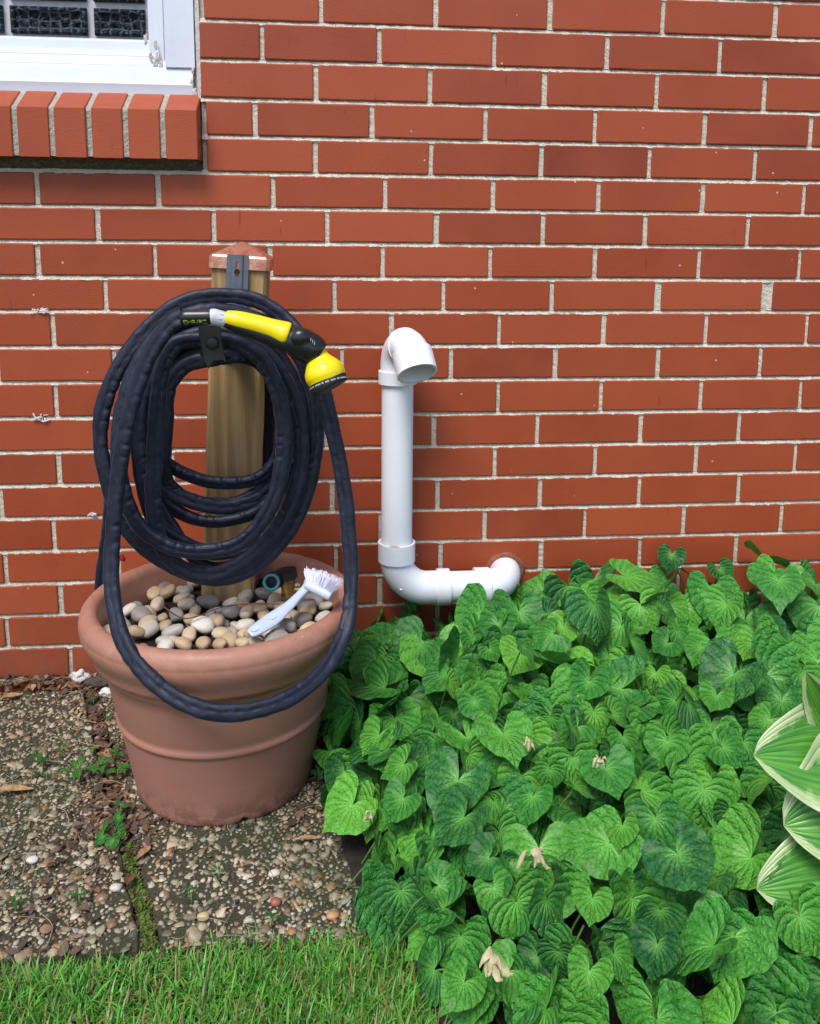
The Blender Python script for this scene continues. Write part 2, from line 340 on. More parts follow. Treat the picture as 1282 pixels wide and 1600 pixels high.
def mat_hosta():
    n = NT('variegated_leaf'); uv = n.coord('UV'); s = n.new('ShaderNodeSeparateXYZ'); n.put(s.inputs[0], uv)
    u = n.math('ABSOLUTE', n.math('MULTIPLY', n.math('SUBTRACT', s.outputs[0], .5), 2.))   # 0 midrib, 1 edge
    st = n.noise(n.map(uv, (26, 1.5, 1)), 1, 3, .6); st2 = n.noise(n.map(uv, (4, 9, 1)), 1, 3)
    tip = n.math('POWER', s.outputs[1], 6.)
    m_ = n.math('ADD', n.math('ADD', u, n.math('MULTIPLY', n.math('SUBTRACT', n.math('ADD', st, st2), 1.), .55)), n.math('MULTIPLY', tip, .5))
    edge = n.ramp(m_, [(.70, 0), (.84, 1)])
    g = n.mix(n.ramp(st, [(.4, 0), (.7, 1)]), (.040, .18, .018), (.12, .34, .035)); col = n.mix(edge, g, n.mix(n.ramp(n.math('ADD', st, st2), [(.7, 0), (1.25, 1)]), (.60, .60, .40), (.36, .46, .20)))
    col = n.mix(n.ramp(n.noise(uv, 5, 3), [(.72, 0), (.76, .7)]), col, (.28, .12, .05))
    veins = n.math('ABSOLUTE', n.math('SINE', n.math('MULTIPLY', u, 22.)))
    return n.done(col, .33, n.bump(n.math('ADD', n.math('POWER', veins, .5), n.math('MULTIPLY', st, .5)), .6, .0018), Specular_IOR_Level=.6)
def mat_grass():
    n = NT('grass_blade'); r = n.new('ShaderNodeNewGeometry').outputs['Random Per Island']; uv = n.coord('UV'); s = n.new('ShaderNodeSeparateXYZ'); n.put(s.inputs[0], uv)
    col = n.ramp(r, [(0, (.045, .18, .016)), (.38, (.11, .36, .034)), (.62, (.19, .50, .055)), (.8, (.13, .39, .09)), (.86, (.28, .33, .07)), (.92, (.36, .28, .12)), (1, (.24, .14, .07))])
    m_ = n.done(col, .45, Specular_IOR_Level=.5)
    tr = n.new('ShaderNodeBsdfTranslucent'); n.put(tr.inputs[0], col); mx = n.new('ShaderNodeMixShader'); mx.inputs[0].default_value = .3
    n.t.links.new(n.b.outputs[0], mx.inputs[1]); n.t.links.new(tr.outputs[0], mx.inputs[2]); n.t.links.new(mx.outputs[0], n.out.inputs[0]); return m_
def mat_glass_block():
    n = NT('patterned_glass'); P = n.coord(); 
    a = n.map(P, (48, 1, 48), (0, math.radians(45), 0)); ch = n.new('ShaderNodeTexChecker'); n.put(ch.inputs[0], a); ch.inputs['Scale'].default_value = 1
    v = n.voro(n.map(P, (55, 1, 70)), 1, 'DISTANCE_TO_EDGE', 'Distance', .45); f = n.noise(P, 130, 4, .6, 1.)
    col = n.mix(n.ramp(v, [(.0, 1), (.14, 0)]), n.ramp(f, [(.40, (.003, .005, .008)), (.6, (.018, .026, .036)), (.75, (.09, .12, .14))]), (.075, .095, .105))
    return n.done(col, .22, n.bump(n.math('ADD', v, f), 1., .004), Specular_IOR_Level=.10)

M = dict(brick=mat_brick(), mortar=mat_mortar(), mortar2=mat_mortar((.46, .42, .34), (.28, .25, .20)), mossm=mat_moss_mortar(), pot=mat_pot(), fabric=mat_fabric(), wood=mat_wood(), copper=mat_copper(),
    agg=mat_aggregate(), slab=mat_slab(), soil=mat_soil(), chips=mat_chips(), leaf=mat_leaf(), hosta=mat_hosta(), grass=mat_grass(), glass=mat_glass_block(),
    pvc=mat_simple('white_pvc', (.80, .81, .84), .32, .03, 20, .12, 60, .001, ((.45, .42, .35), 14, .62, .25)),
    vinyl=mat_simple('white_vinyl', (.64, .665, .73), .38, .03, 18, .15, 40, .001, ((.50, .47, .42), 22, .62, .35)),
    caulk=mat_simple('old_caulk', (.58, .54, .50), .8, .15, 80, .9, 160, .003, ((.2, .17, .13), 40, .6, .7)),
    grout=mat_simple('pink_grey_grout', (.55, .52, .56), .8, .1, 80, .5, 260, .001),
    steel=mat_simple('grey_painted_steel', (.155, .16, .20), .38, .12, 60, .2, 200, .0006, Metallic=.35),
    black=mat_simple('black_painted_steel', (.018, .017, .017), .4, .2, 90, .3, 260, .0006, ((.12, .11, .10), 90, .66, .5)),
    rubber=mat_simple('black_plastic', (.012, .012, .013), .3, .1, 60, .15, 300, .0004),
    rubber2=mat_simple('matt_black_rubber', (.008, .008, .010), .6, .1, 60, .2, 300, .0004),
    yellow=mat_simple('yellow_plastic', (.86, .66, .005), .3, .05, 20, .08, 200, .0004, Specular_IOR_Level=.5),
    greyp=mat_simple('light_grey_plastic', (.58, .58, .60), .4, .12, 90, .3, 300, .0005),
    gtext=mat_simple('lime_print', (.45, .60, .08), .5, .02), wtext=mat_simple('white_print', (.55, .55, .56), .5, .02),
    brushp=mat_simple('white_brush_plastic', (.50, .56, .66), .3, .04, 30, .08, 100, .0005), bristle=mat_simple('nylon_bristle', (.62, .60, .72), .4, .08, 200, .1, 400, .0003),
    brass=mat_simple('brass', (.48, .32, .13), .38, .2, 120, .3, 300, .0006, ((.12, .07, .03), 70, .55, .6), Metallic=.85),
    teal=mat_simple('teal_plastic', (.03, .24, .27), .35, .15, 120, .2, 300, .0005), stem=mat_simple('green_stem', (.09, .20, .04), .5, .2, 90, .2),
    dry=mat_simple('dry_leaf', (.46, .27, .13), .7, .3, 90, .7, 180, .002), straw=mat_simple('withered_petal', (.52, .44, .24), .7, .25, 120, .7, 200, .002),
    twig=mat_simple('brown_twig', (.16, .07, .035), .7, .25, 120, .6, 300, .001), moss=mat_simple('moss_green', (.12, .19, .02), .9, .35, 200, 1., 500, .002),
    web=mat_simple('white_lint', (.72, .68, .70), .9, .1, 200, .8, 500, .001), red=mat_simple('red_petal', (.75, .03, .04), .5, .2, 200, .3),
    rockw=mat_simple('pale_rock', (.62, .59, .55), .7, .15, 60, .8, 120, .003), rockd=mat_simple('dark_rock', (.075, .055, .045), .85, .3, 60, .9, 120, .004))
M['seed'] = mat_leaf('seedling_leaf', (.045, .22, .03), (.07, .30, .04), (.12, .40, .06), 9.)

# ================================================================ STRUCTURE: ground
def sheet(name, x0, x1, y0, y1, z, nx, ny, mat, amp=0., sc_=8., kind='structure'):
    xs, ys = np.linspace(x0, x1, nx+1), np.linspace(y0, y1, ny+1); X, Y = np.meshgrid(xs, ys)
    Z = z+amp*vnoise2(X*sc_, Y*sc_, 3); V = np.stack([X.ravel(), Y.ravel(), Z.ravel()], 1)
    i = np.arange(ny)[:, None]*(nx+1)+np.arange(nx)[None]; F = np.stack([i, i+1, i+nx+2, i+nx+1], -1).reshape(-1, 4)
    return props(mesh_arrays(name, V, F, mat), None, None, None, kind)
sheet('ground', -40, 40, -60, .3, -.030, 60, 60, M['soil'])
# two exposed-aggregate slabs with a gap that runs from under the pot to the lawn
gap_a, gap_b = atz(204, 1340), atz(236, 1475)
def gapx(y): return gap_a[0]+(gap_b[0]-gap_a[0])*(y-gap_a[1])/(gap_b[1]-gap_a[1])
PAVE_Y = float(atz(100, 1495)[1]); GW = .0125
def slab(name, left):
    N = 30; ys = np.linspace(PAVE_Y, -.055, N+1); V = []; F = []
    for i, y in enumerate(ys):
        e = gapx(y)+(-GW if left else GW)+.0025*math.sin(y*90)+.002*math.sin(y*233)
        far = -2.2 if left else .60
        row = [(far, y, -.03), (far, y, 0.), (e+(-.003 if left else .003), y, 0.), (e, y, -.004), (e, y, -.03)]
        V += row
    for i in range(N):
        for k in range(4): F.append((i*5+k, i*5+k+1, (i+1)*5+k+1, (i+1)*5+k))
    F += [(0, 4, 3, 2, 1), tuple(N*5+k for k in (0, 1, 2, 3, 4))]
    return props(mesh_arrays(name, V, F, M['slab'], smooth=False), None, None, None, 'structure')
slabL, slabR = slab('pavement', True), slab('pavement', False)
def domes(P, S, hgt, mat, name, parent=None, kind=None, lift=0.):
    """many half-buried small stones as one mesh: P (n,3) centres, S (n,) radii"""
    nseg = 7; ring = []
    for (rr, zz) in ((1., -.35), (.93, .25), (.55, .75)):
        a = np.arange(nseg)*2*math.pi/nseg; ring.append(np.stack([rr*np.cos(a), rr*np.sin(a), np.full(nseg, zz)], 1))
    B = np.vstack(ring+[np.array([[0, 0, .92]])]); FB = []
    for k in range(2):
        for j in range(nseg): FB.append((k*nseg+j, k*nseg+(j+1) % nseg, (k+1)*nseg+(j+1) % nseg, (k+1)*nseg+j))
    for j in range(nseg): FB.append((2*nseg+j, 2*nseg+(j+1) % nseg, 3*nseg, 3*nseg))
    FB = np.array(FB); n = len(P)
    jit = 1+.28*rng.standard_normal((n, len(B), 1)).clip(-1.4, 1.4)*np.array([1, 1, .5]); V = B[None]*jit
    asp = rng.uniform(.6, 1., n); ang = rng.uniform(0, 6.28, n)
    V[:, :, 1] *= asp[:, None]; V[:, :, 2] *= (hgt*rng.uniform(.5, 1.2, n))[:, None]; V = V*S[:, None, None]
    x = V[:, :, 0]*np.cos(ang)[:, None]-V[:, :, 1]*np.sin(ang)[:, None]; y = V[:, :, 0]*np.sin(ang)[:, None]+V[:, :, 1]*np.cos(ang)[:, None]
    tl = rng.normal(0, .25, (n, 2)); z = V[:, :, 2]+x*tl[:, :1]+y*tl[:, 1:]
    V = np.stack([x, y, z], 2)+P[:, None, :]; off = (np.arange(n)*len(B))[:, None, None]
    V = V.reshape(-1, 3); F = (FB[None]+off).reshape(-1, 4)
    quads = F[F[:, 2] != F[:, 3]]; tris = F[F[:, 2] == F[:, 3]][:, :3]
    me = bpy.data.meshes.new(name); me.vertices.add(len(V)); me.vertices.foreach_set('co', V.astype(np.float32).ravel())
    L = np.concatenate([quads.ravel(), tris.ravel()]).astype(np.int32); me.loops.add(len(L)); me.loops.foreach_set('vertex_index', L)
    st = np.concatenate([np.arange(len(quads))*4, len(quads)*4+np.arange(len(tris))*3]).astype(np.int32); tt = np.concatenate([np.full(len(quads), 4), np.full(len(tris), 3)]).astype(np.int32)
    me.polygons.add(len(st)); me.polygons.foreach_set('loop_start', st); me.polygons.foreach_set('loop_total', tt); me.update(calc_edges=True)
    me.polygons.foreach_set('use_smooth', np.full(len(st), True)); me.materials.append(mat)
    o = link(bpy.data.objects.new(name, me), parent); return props(o, kind=kind)
def scatter(n, x0, x1, y0, y1, dmin):
    """jittered grid-free dart throwing with a hash grid"""
    cell = dmin/1.4142; G = {}; out = []
    for _ in range(n):
        x, y = random.uniform(x0, x1), random.uniform(y0, y1); i, j = int(x//cell), int(y//cell); ok = True
        for a in (-2, -1, 0, 1, 2):
            for b in (-2, -1, 0, 1, 2):
                q = G.get((i+a, j+b))
                if q and (q[0]-x)**2+(q[1]-y)**2 < dmin*dmin: ok = False; break
            if not ok: break
        if ok: G[(i, j)] = (x, y); out.append((x, y))
    return np.array(out)
pp = scatter(100000, -1.0, .58, PAVE_Y+.004, -.06, .0052)
pp = pp[np.abs(pp[:, 0]-np.array([gapx(y) for y in pp[:, 1]])) > GW+.004]
rr = rng.gamma(4.2, .00082, len(pp)).clip(.0018, .0090)
bigm = rng.random(len(pp)) < .05; rr[bigm] *= 1.5
gm = vnoise2(pp[:, 0]*5, pp[:, 1]*5, 9); keep = rng.random(len(pp)) < np.where(gm > .15, .70, .97)
pp, rr = pp[keep], rr[keep]
props(domes(np.column_stack([pp, np.full(len(pp), .0005)]), rr, .48, M['agg'], 'pavement'), None, None, None, 'structure')

# ================================================================ THE HOUSE WALL
house = thing('brick_house', 'smooth red brick house wall with white mortar joints and a window corner at upper left', 'house', (0, 0, 0))
KH, SW = .06615644, .2142; ZT = 19.960749*KH
boff = {0:-.05, 1:-.03, 2:0, 3:.04, 4:.05, 5:.04, 6:.01, 7:-.02, 8:-.03, 9:-.06, 10:-.045, 11:-.02, 12:.01, 13:.015, 14:.01, 15:0, 16:.01, 17:.01, 18:0, 19:0, 20:0, 21:0}
PERP = {0:[.171,.382,.598,.818,1.041],1:[.064,.278,.495,.712,.934],2:[.161,.374,.592,.813,1.03],3:[.047,.264,.48,.694,.913,1.129],4:[.159,.376,.59,.806,1.021],
 5:[-.348,-.132,.079,.29,.498,.707,.917,1.127],6:[-.243,-.031,.18,.388,.597,.802,1.014],7:[-.355,-.143,.071,.286,.496,.705,.917,1.128],8:[-.235,-.021,.192,.405,.619,.836,1.064],
 9:[-.334,-.122,.09,.303,.516,.728,.94,1.154],10:[-.226,-.010,.207,.42,.631,.844,1.06],11:[-.337,-.122,.091,.304,.517,.727,.937,1.152],12:[-.25,-.037,.176,.389,.6,.814,1.024],
 13:[-.339,-.126,.088,.301,.514,.723,.936,1.151],14:[-.45,-.238,-.026,.186,.398,.608,.818,1.031],15:[-.354,-.142,.071,.283,.495,.705,.917,1.13],16:[-.45,-.236,-.022,.192,.406,.615,.825,1.036],
 17:[-.349,-.139,.071,.281,.491,.702,.913,1.124],18:[-.454,-.24,-.026,.187,.401,.613,.825,1.037],19:[-.337,-.124,.089,.302,.515,.727,.94,1.152]}
WIDE = {(8, 1.064): .0235, (8, .836): .014, (0, 1.041): .011}
def bedz(k): return ZT-(k+boff.get(k, .0))*KH
XL, XR = -1.3, 2.3; WINR = float(at(312, 90, 0)[0])      # right edge of the window opening
SILLB = float(at(200, 262, 0)[2])
bricks = MB(); mort = MB()
def brick(mb, x0, x1, z0, z1, y=0., depth=.03):
    w, h = x1-x0, z1-z0; c = .0022; pts = []
    def edge(a, b, n):
        return [(a[0]+(b[0]-a[0])*t, a[1]+(b[1]-a[1])*t) for t in np.linspace(0, 1, n+1)[:-1]]
    P = [(x0+c, z0), (x1-c, z0), (x1, z0+c), (x1, z1-c), (x1-c, z1), (x0+c, z1), (x0, z1-c), (x0, z0+c)]
    nl = max(2, int(w/.02)); ns = 4
    for i, (a, b) in enumerate(zip(P, P[1:]+P[:1])): pts += edge(a, b, (nl, 1, ns, 1)[i % 4])
    n = len(pts); cx_, cz_ = (x0+x1)/2, (z0+z1)/2; ph = random.random()*100
    tx, tz = random.gauss(0, .0025), random.gauss(0, .005); oy = random.gauss(0, .0005)
    rings = []
    for k, (ins, dy) in enumerate(((0, depth), (0., .0022), (.0007, .0006), (.0022, 0.))):
        ring = []
        for j, (px, pz) in enumerate(pts):
            q = .0007*mnoise.noise(Vector((px*60+ph, pz*60, 1.3)))+.0005*mnoise.noise(Vector((px*220+ph, pz*220, 4.)))
            if random.random() < .012 and k >= 2: q -= .0012
            sx = 1 if px > cx_ else -1; sz = 1 if pz > cz_ else -1
            ix = ins-q; onx = min(abs(px-x0), abs(px-x1)) < .003; onz = min(abs(pz-z0), abs(pz-z1)) < .003
            ring.append((px-(sx*ix if onx else 0), y+dy+oy+(px-cx_)*tx+(pz-cz_)*tz, pz-(sz*ix if onz else 0)))
        rings.append(ring)
    V = sum(rings, []); F = []
    for k in range(3):
        for j in range(n): F.append((k*n+j, k*n+(j+1) % n, (k+1)*n+(j+1) % n, (k+1)*n+j))
    F.append(tuple(3*n+j for j in range(n))); mb.add(V, F)
for r in range(-6, 21):
    zt, zb = bedz(r), bedz(r+1)
    jt = .0031+.0006*random.random(); z0, z1 = zb+jt, zt-jt
    if r in PERP: xs = list(PERP[r])
    else: xs = [(.18 if r % 2 == 0 else .073)+i*SW for i in range(-3, 6)]
    while xs[0] > XL: xs.insert(0, xs[0]-SW)
    while xs[-1] < XR: xs.append(xs[-1]+SW)
    winrow = zb > SILLB-.02
    for a, b in zip(xs[:-1], xs[1:]):
        wa, wb = WIDE.get((r, a), .0030+.0030*random.random()), WIDE.get((r, b), .0030+.0026*random.random())
        wa, wb = (wa/2 if wa > .01 else wa), (wb/2 if wb > .01 else wb)
        x0, x1 = a+wa, b-wb
        if winrow and x1 > -1.25:
            if x1 < WINR+.03: continue
            if x0 < WINR: x0 = WINR+.001+(.008 if zb < bedz(4)+.01 and zb > bedz(6) else 0)
        if x1-x0 > .02: brick(bricks, x0, x1, z0, z1)
bo = bricks.build('brick_face', M['brick'], house)
for p in bo.data.polygons: p.use_smooth = False
# mortar: one rough recessed sheet + struck bed joints that slope back under the brick above
def roughstrip(mb, xa, xb, ztop, ytop, zbot, ybot, seed):
    n = max(2, int((xb-xa)/.006)); xs = np.linspace(xa, xb, n+1); V = []
    for t, (z, y, am) in enumerate(((ztop, ytop, .0006), (ztop*.62+zbot*.38, ytop*.45+ybot*.55, .0011), (zbot, ybot, .0009))):
        q = am*(vnoise(xs*130, seed+t)+.7*vnoise(xs*380, seed+9+t)); qz = .0007*vnoise(xs*160, seed+20+t)
        V += [(x, y+a, z+b) for x, a, b in zip(xs, q, qz)]
    m_ = n+1; F = [(k*m_+i, (k+1)*m_+i, (k+1)*m_+i+1, k*m_+i+1) for k in range(2) for i in range(n)]; mb.add(V, F)
for r in range(-5, 21):
    z = bedz(r); xa = WINR if z > SILLB else XL
    roughstrip(mort, xa, XR, z+.0062, .0085, z-.0052, .0012, r*3.3)
for r in range(-6, 21):
    xs = PERP.get(r) or [(.18 if r % 2 == 0 else .073)+i*SW for i in range(-3, 6)]
    xs = list(xs)
    while xs[0] > XL: xs.insert(0, xs[0]-SW)
    while xs[-1] < XR: xs.append(xs[-1]+SW)
    for x in xs:
        if bedz(r+1) > SILLB-.02 and x < WINR+.02: continue
        zt, zb = bedz(r)-.003, bedz(r+1)+.003; n = 10; V = []; w = .014
        for k in range(n+1):
            z = zt+(zb-zt)*k/n
            for j, fx in enumerate((-1, -.35, .35, 1)): V.append((x+w*fx, .0028+.0014*mnoise.noise(Vector((x*90+fx*3, z*260, r)))+(.0012 if abs(fx) < .5 else 0), z))
        mort.add(V, [(k*4+j, (k+1)*4+j, (k+1)*4+j+1, k*4+j+1) for k in range(n) for j in range(3)])
mort.add([(WINR, .0095, -.1), (XR, .0095, -.1), (XR, .0095, bedz(-6)), (WINR, .0095, bedz(-6))], [(0, 1, 2, 3)])
mort.add([(XL, .0095, -.1), (WINR, .0095, -.1), (WINR, .0095, SILLB), (XL, .0095, SILLB)], [(0, 1, 2, 3)])
mort.build('mortar_joint', M['mortar'], house, smooth=False)

# window: rowlock sill, white frame steps, glass block panel
win = bpy.data.objects.new('window', None); win.location = (float(WINR), 0, 1.2); link(win); win.parent = house
props(win)
YS = -.040; zf_t, zf_b = float(at(200, 168, YS)[2]), float(at(200, 247, YS)[2]); YB = .034; zb_t = float(at(200, 139, YB)[2])
sill = MB(); sm = MB()
bx = [at(x, 210, YS)[0] for x in (309, 254.5, 196.5, 139.5, 81.5, 23.5)]
step = (bx[1]-bx[5])/4
while bx[-1] > XL+.1: bx.append(bx[-1]-step)
for i in range(len(bx)-1):
    x1, x0 = bx[i]-(.0 if i == 0 else .0048), bx[i+1]+.0048
    j = random.gauss(0, .0006); V = []; c = .0025
    prof = [(YS+j, zf_b), (YS+j, zf_t-c), (YS+j+c*1.2, zf_t+c*.2), (YB, zb_t+j), (YB, zf_b)]
    for x in (x0, x0+.0016, x1-.0016, x1):
        ins = 0 if x in (x0+.0016, x1-.0016) else .0016
        yc_, zc_ = (YS+YB)/2, (zf_b+zf_t)/2
        V += [(x, y+(ins if y < yc_ else 0), z+(ins if z < zf_b+.001 else -ins)) for y, z in prof]
    F = [(k*5+a, k*5+(a+1) % 5, (k+1)*5+(a+1) % 5, (k+1)*5+a) for k in range(3) for a in range(5)]+[(4, 3, 2, 1, 0), (15, 16, 17, 18, 19)]
    sill.add(V, F)
for i in range(1, len(bx)-1):
    x = bx[i]; n = 22; V = []
    P = [(YS+.003, zf_b+.002)]*1
    for k in range(n+1):
        t = k/n
        if t < .72: y, z = YS+.0032, zf_b+.002+(zf_t-zf_b-.004)*t/.72
        else: q = (t-.72)/.28; y, z = YS+.0032+(YB-YS-.003)*q, zf_t-.003+(zb_t-zf_t)*q
        for fx in (-.0062, 0, .0062): V.append((x+fx, y+.0012*mnoise.noise(Vector((x*300+fx*200, y*500, z*300))), z+(.0010*mnoise.noise(Vector((x*300+fx*200, y*400, 7))) if t > .7 else 0)))
    sm.add(V, [(k*3+j, k*3+j+1, (k+1)*3+j+1, (k+1)*3+j) for k in range(n) for j in range(2)])
sb = sill.build('brick_sill', M['brick'], house)
sm.build('sill_mortar', M['mortar2'], house)
u = MB(); zu = float(at(150, 263, -.008)[2]); n = 60; V = []
for k in range(n+1):
    x = XL+(bx[0]-XL)*k/n
    for y, z in ((YS+.004, zf_b+.001), (-.012, zf_b-.004), (-.009, zu+.006), (.006, zu-.001)): V.append((x, y+.002*mnoise.noise(Vector((x*70, z*90, 3))), z+.0016*mnoise.noise(Vector((x*60, y*90, 8)))))
u.add(V, [(k*4+j, (k+1)*4+j, (k+1)*4+j+1, k*4+j+1) for k in range(n) for j in range(3)]); u.build('sill_bedding', M['mossm'], house, smooth=True)

# frame steps: (photo y at x=150 , plane Y) from the brick sill up to the glass
YF1, YF2, YF3 = .016, .042, .066
def hz(y, Y, x=150): return float(at(x, y, Y)[2])
def vx(x, Y, y=60): return float(at(x, y, Y)[0])
fr = MB(); TOP = 1.75
prof = [(YF1+.001, hz(137, YF1)-.012), (YF1, hz(137, YF1)), (YF1-.002, hz(129, YF1)), (YF1+.002, hz(126, YF1)), (YF1+.008, hz(104, YF1+.008)),
        (YF2-.012, hz(103, YF2-.012)), (YF2-.012, hz(99, YF2-.012)), (YF2, hz(88, YF2)), (YF2, hz(84, YF2)), (YF3-.006, hz(79, YF3-.006)), (YF3-.004, hz(62, YF3-.004)), (YF3+.01, hz(60, YF3+.01))]
xe = vx(300, YF1); n = len(prof)
V = [(x, y, z) for x in (XL, xe) for y, z in prof]; fr.add(V, [(k, k+1, n+k+1, n+k) for k in range(n-1)]+[tuple(n+k for k in range(n))])
# jamb trims
zj = hz(106, YF1+.004, 280)
fr.box((vx(257, YF1+.004), YF1+.004, zj), (vx(304, YF1+.004), .12, TOP)); fr.box((vx(247, YF2), YF2-.006, hz(100, YF2-.006)), (vx(256.5, YF2-.006), .12, TOP)); fr.box((vx(233, YF2+.01), YF2+.008, hz(92, YF2)), (vx(247, YF2)-.0003, .12, TOP))
fr.build('frame', M['vinyl'], win, bevel=.0016)
bk = MB(); bk.box((vx(298, YF1), .030, zb_t-.06), (WINR+.03, .13, TOP)); bk.box((XL, .05, zf_b-.01), (WINR+.03, .13, zb_t+.005)); bk.build('jamb_mortar', M['mortar'], house)
ck = MB(); V = []; n = 40; xa = WINR
for k in range(n+1):
    z = hz(150, 0)+(TOP-hz(150, 0))*k/n
    for j, (dx, y) in enumerate(((.001, .002), (-.003, .006), (-.009, .0195))): V.append((xa+dx+.0012*mnoise.noise(Vector((z*80, j, 0))), y+.0015*mnoise.noise(Vector((z*70, j, 9))), z))
ck.add(V, [(k*3+j, k*3+j+1, (k+1)*3+j+1, (k+1)*3+j) for k in range(n) for j in range(2)])
def blob(mb, c, s, seed=0, sub=2, amp=.35):
    import bmesh
    b = bmesh.new(); bmesh.ops.create_icosphere(b, subdivisions=sub, radius=1.)
    V = [np.array(v.co)*(1+amp*mnoise.noise(Vector(v.co)*1.4+Vector((seed*3.1, 0, 0)))) for v in b.verts]; F = [tuple(v.index for v in f.verts) for f in b.faces]; b.free()
    mb.add([tuple(np.array(c)+v*np.array(s)) for v in V], F)
for i, (px, py, w) in enumerate(((244, 70, 4), (247, 88, 5), (243, 98, 5), (252, 102, 5), (236, 88, 4), (300, 128, 3.5), (302, 110, 3), (228, 61, 4), (304, 145, 4.5))):
    p = at(px, py, YF2-.012 if px < 260 else YF1); blob(ck, p, (w*.0008, .0016, w*.0019), i, 3, .8)
ck.build('caulking', M['caulk'], win, smooth=True)
GY = YF3+.012
gr = MB(); gr.box((XL, GY+.0062, hz(62, GY)), (vx(232, GY), GY+.03, TOP)); gr.build('grout', M['grout'], win)
rows = [(13, 55)]; bh = hz(13, GY)-hz(55, GY); gp = .0135
zr = hz(55, GY)
for rrow in range(4):
    z0 = zr+rrow*(bh+gp*.95)
    xr_ = vx(228, GY); first = True
    while xr_ > XL+.1:
        w = (vx(228, GY)-vx(149, GY)) if first else (vx(136, GY)-vx(17, GY)); xl_ = xr_-w
        mb = MB(); c = .006
        V = []
        for ins, y in ((0, GY+.0075), (0, GY-.0015), (.003, GY-.005), (.007, GY-.0045), (.010, GY+.001)): V += [(xl_+ins, y, z0+ins), (xr_-ins, y, z0+ins), (xr_-ins, y, z0+bh-ins), (xl_+ins, y, z0+bh-ins)]
        F = [(k*4+j, k*4+(j+1) % 4, (k+1)*4+(j+1) % 4, (k+1)*4+j) for k in range(4) for j in range(4)]
        mb.add(V, F)
        nx, nz = int(w/.006), 7; x0, x1, za, zb_ = xl_+.010, xr_-.010, z0+.010, z0+bh-.010; V = []
        for j in range(nz+1):
            for i in range(nx+1):
                x, z = x0+(x1-x0)*i/nx, za+(zb_-za)*j/nz; e = min(i, nx-i, j, nz-j) == 0
                V.append((x, GY+.001+(0 if e else .0035*abs(math.sin((x+z)*150))*abs(math.sin((x-z)*150))), z))
        mb.add(V, [(j*(nx+1)+i, j*(nx+1)+i+1, (j+1)*(nx+1)+i+1, (j+1)*(nx+1)+i) for j in range(nz) for i in range(nx)])
        mb.build('glass_block', M['glass'], win, smooth=False)
        xr_ = xl_-gp; first = False
# round mortar collar where the drain pipe leaves the wall
HC = at(789, 893, 0)
hb = MB(); V = []; n = 36
for k, (r_, y) in enumerate(((.030, -.003), (.036, -.005), (.041, -.002), (.044, .004))):
    for j in range(n): a = j*2*math.pi/n; q = 1+.09*mnoise.noise(Vector((math.cos(a)*2, math.sin(a)*2, k))); V.append((HC[0]+r_*q*math.cos(a), y, HC[2]+r_*q*math.sin(a)))
hb.add(V, [(k*n+j, (k+1)*n+j, (k+1)*n+(j+1) % n, k*n+(j+1) % n) for k in range(3) for j in range(n)])
n_ = NT('stained_patch'); Pc = n_.coord(); n_.done(n_.ramp(n_.noise(Pc, 70, 5), [(.3, (.14, .045, .025)), (.6, (.26, .09, .05)), (.8, (.45, .32, .24))]), .85, n_.bump(n_.noise(Pc, 160, 4), .8, .003))
hb.build('pipe_patch', n_.m, house, smooth=True)

# ================================================================ DRAIN PIPE
PY = -.062; pr = .0302
dp = thing('drain_pipe', 'white plastic drain pipe rising from the wall and ending in a hooked outlet', 'drain pipe', (float(at(621, 700, PY)[0]), PY, float(at(621, 920, PY)[2])))
X0 = float(at(621, 700, PY)[0]); Zlow = float(at(690, 917, PY)[2]); Rb = .062
zarc = float(at(618, 589, PY)[2])
def arc(c, a, b, t0, t1, n): return [np.array(c)+np.array(a)*math.cos(t)+np.array(b)*math.sin(t) for t in np.linspace(t0, t1, n)]
def part_tube(name, P, R, parent, mat='pvc', n=32, caps=True, **kw):
    V, F = tube(P, R, n, caps, **kw); o = mesh_arrays(name, V, F, M[mat], parent, True)
    b = o.modifiers.new('e', 'EDGE_SPLIT'); b.split_angle = math.radians(40); return o
def ringtube(name, P, Ro, Ri, parent, mat='pvc', n=36):
    """hollow collar along P"""
    P = np.asarray(P); T, N, B = ptransport(P)
    path = np.vstack([P, P[::-1], P[:1]]); R = np.concatenate([np.full(len(P), Ro), np.full(len(P), Ri), [Ro]])
    fr_ = tuple(np.vstack([q, q[::-1], q[:1]]) for q in (T, N, B)); V, F = tube(path, R, n, False, fr_)
    o = mesh_arrays(name, V, F, M[mat], parent, True); b = o.modifiers.new('e', 'EDGE_SPLIT'); b.split_angle = math.radians(40); return o
part_tube('riser', [(X0, PY, Zlow+Rb+.01), (X0, PY, zarc+.006)], pr, dp)
# lower elbow
el = arc((X0+Rb, PY, Zlow+Rb), (-Rb, 0, 0), (0, 0, -Rb), 0, math.pi/2, 22)
xc0, xc1 = float(at(683, 917, PY)[0]), float(at(702, 917, PY)[0])
lo = part_tube('lower_elbow', el, pr+.0022, dp)
zc1 = float(at(620, 846, PY)[2]); zc0 = zc1-.026
ringtube('collar', [(X0, PY, min(zc0, Zlow+Rb)-.004), (X0, PY, zc1)], pr+.0062, pr+.0012, dp)
part_tube('elbow_neck', [(X0, PY, Zlow+Rb-.001), (X0, PY, zc0+.003)], pr+.0022, dp)
part_tube('elbow_neck', [(X0+Rb-.001, PY, Zlow), (xc1-.004, PY, Zlow)], pr+.0022, dp)
ringtube('collar', [(xc0, PY, Zlow), (xc1, PY, Zlow)], pr+.0058, pr+.001, dp)
xd0, xd1 = float(at(741, 917, PY)[0]), float(at(764, 917, PY)[0])
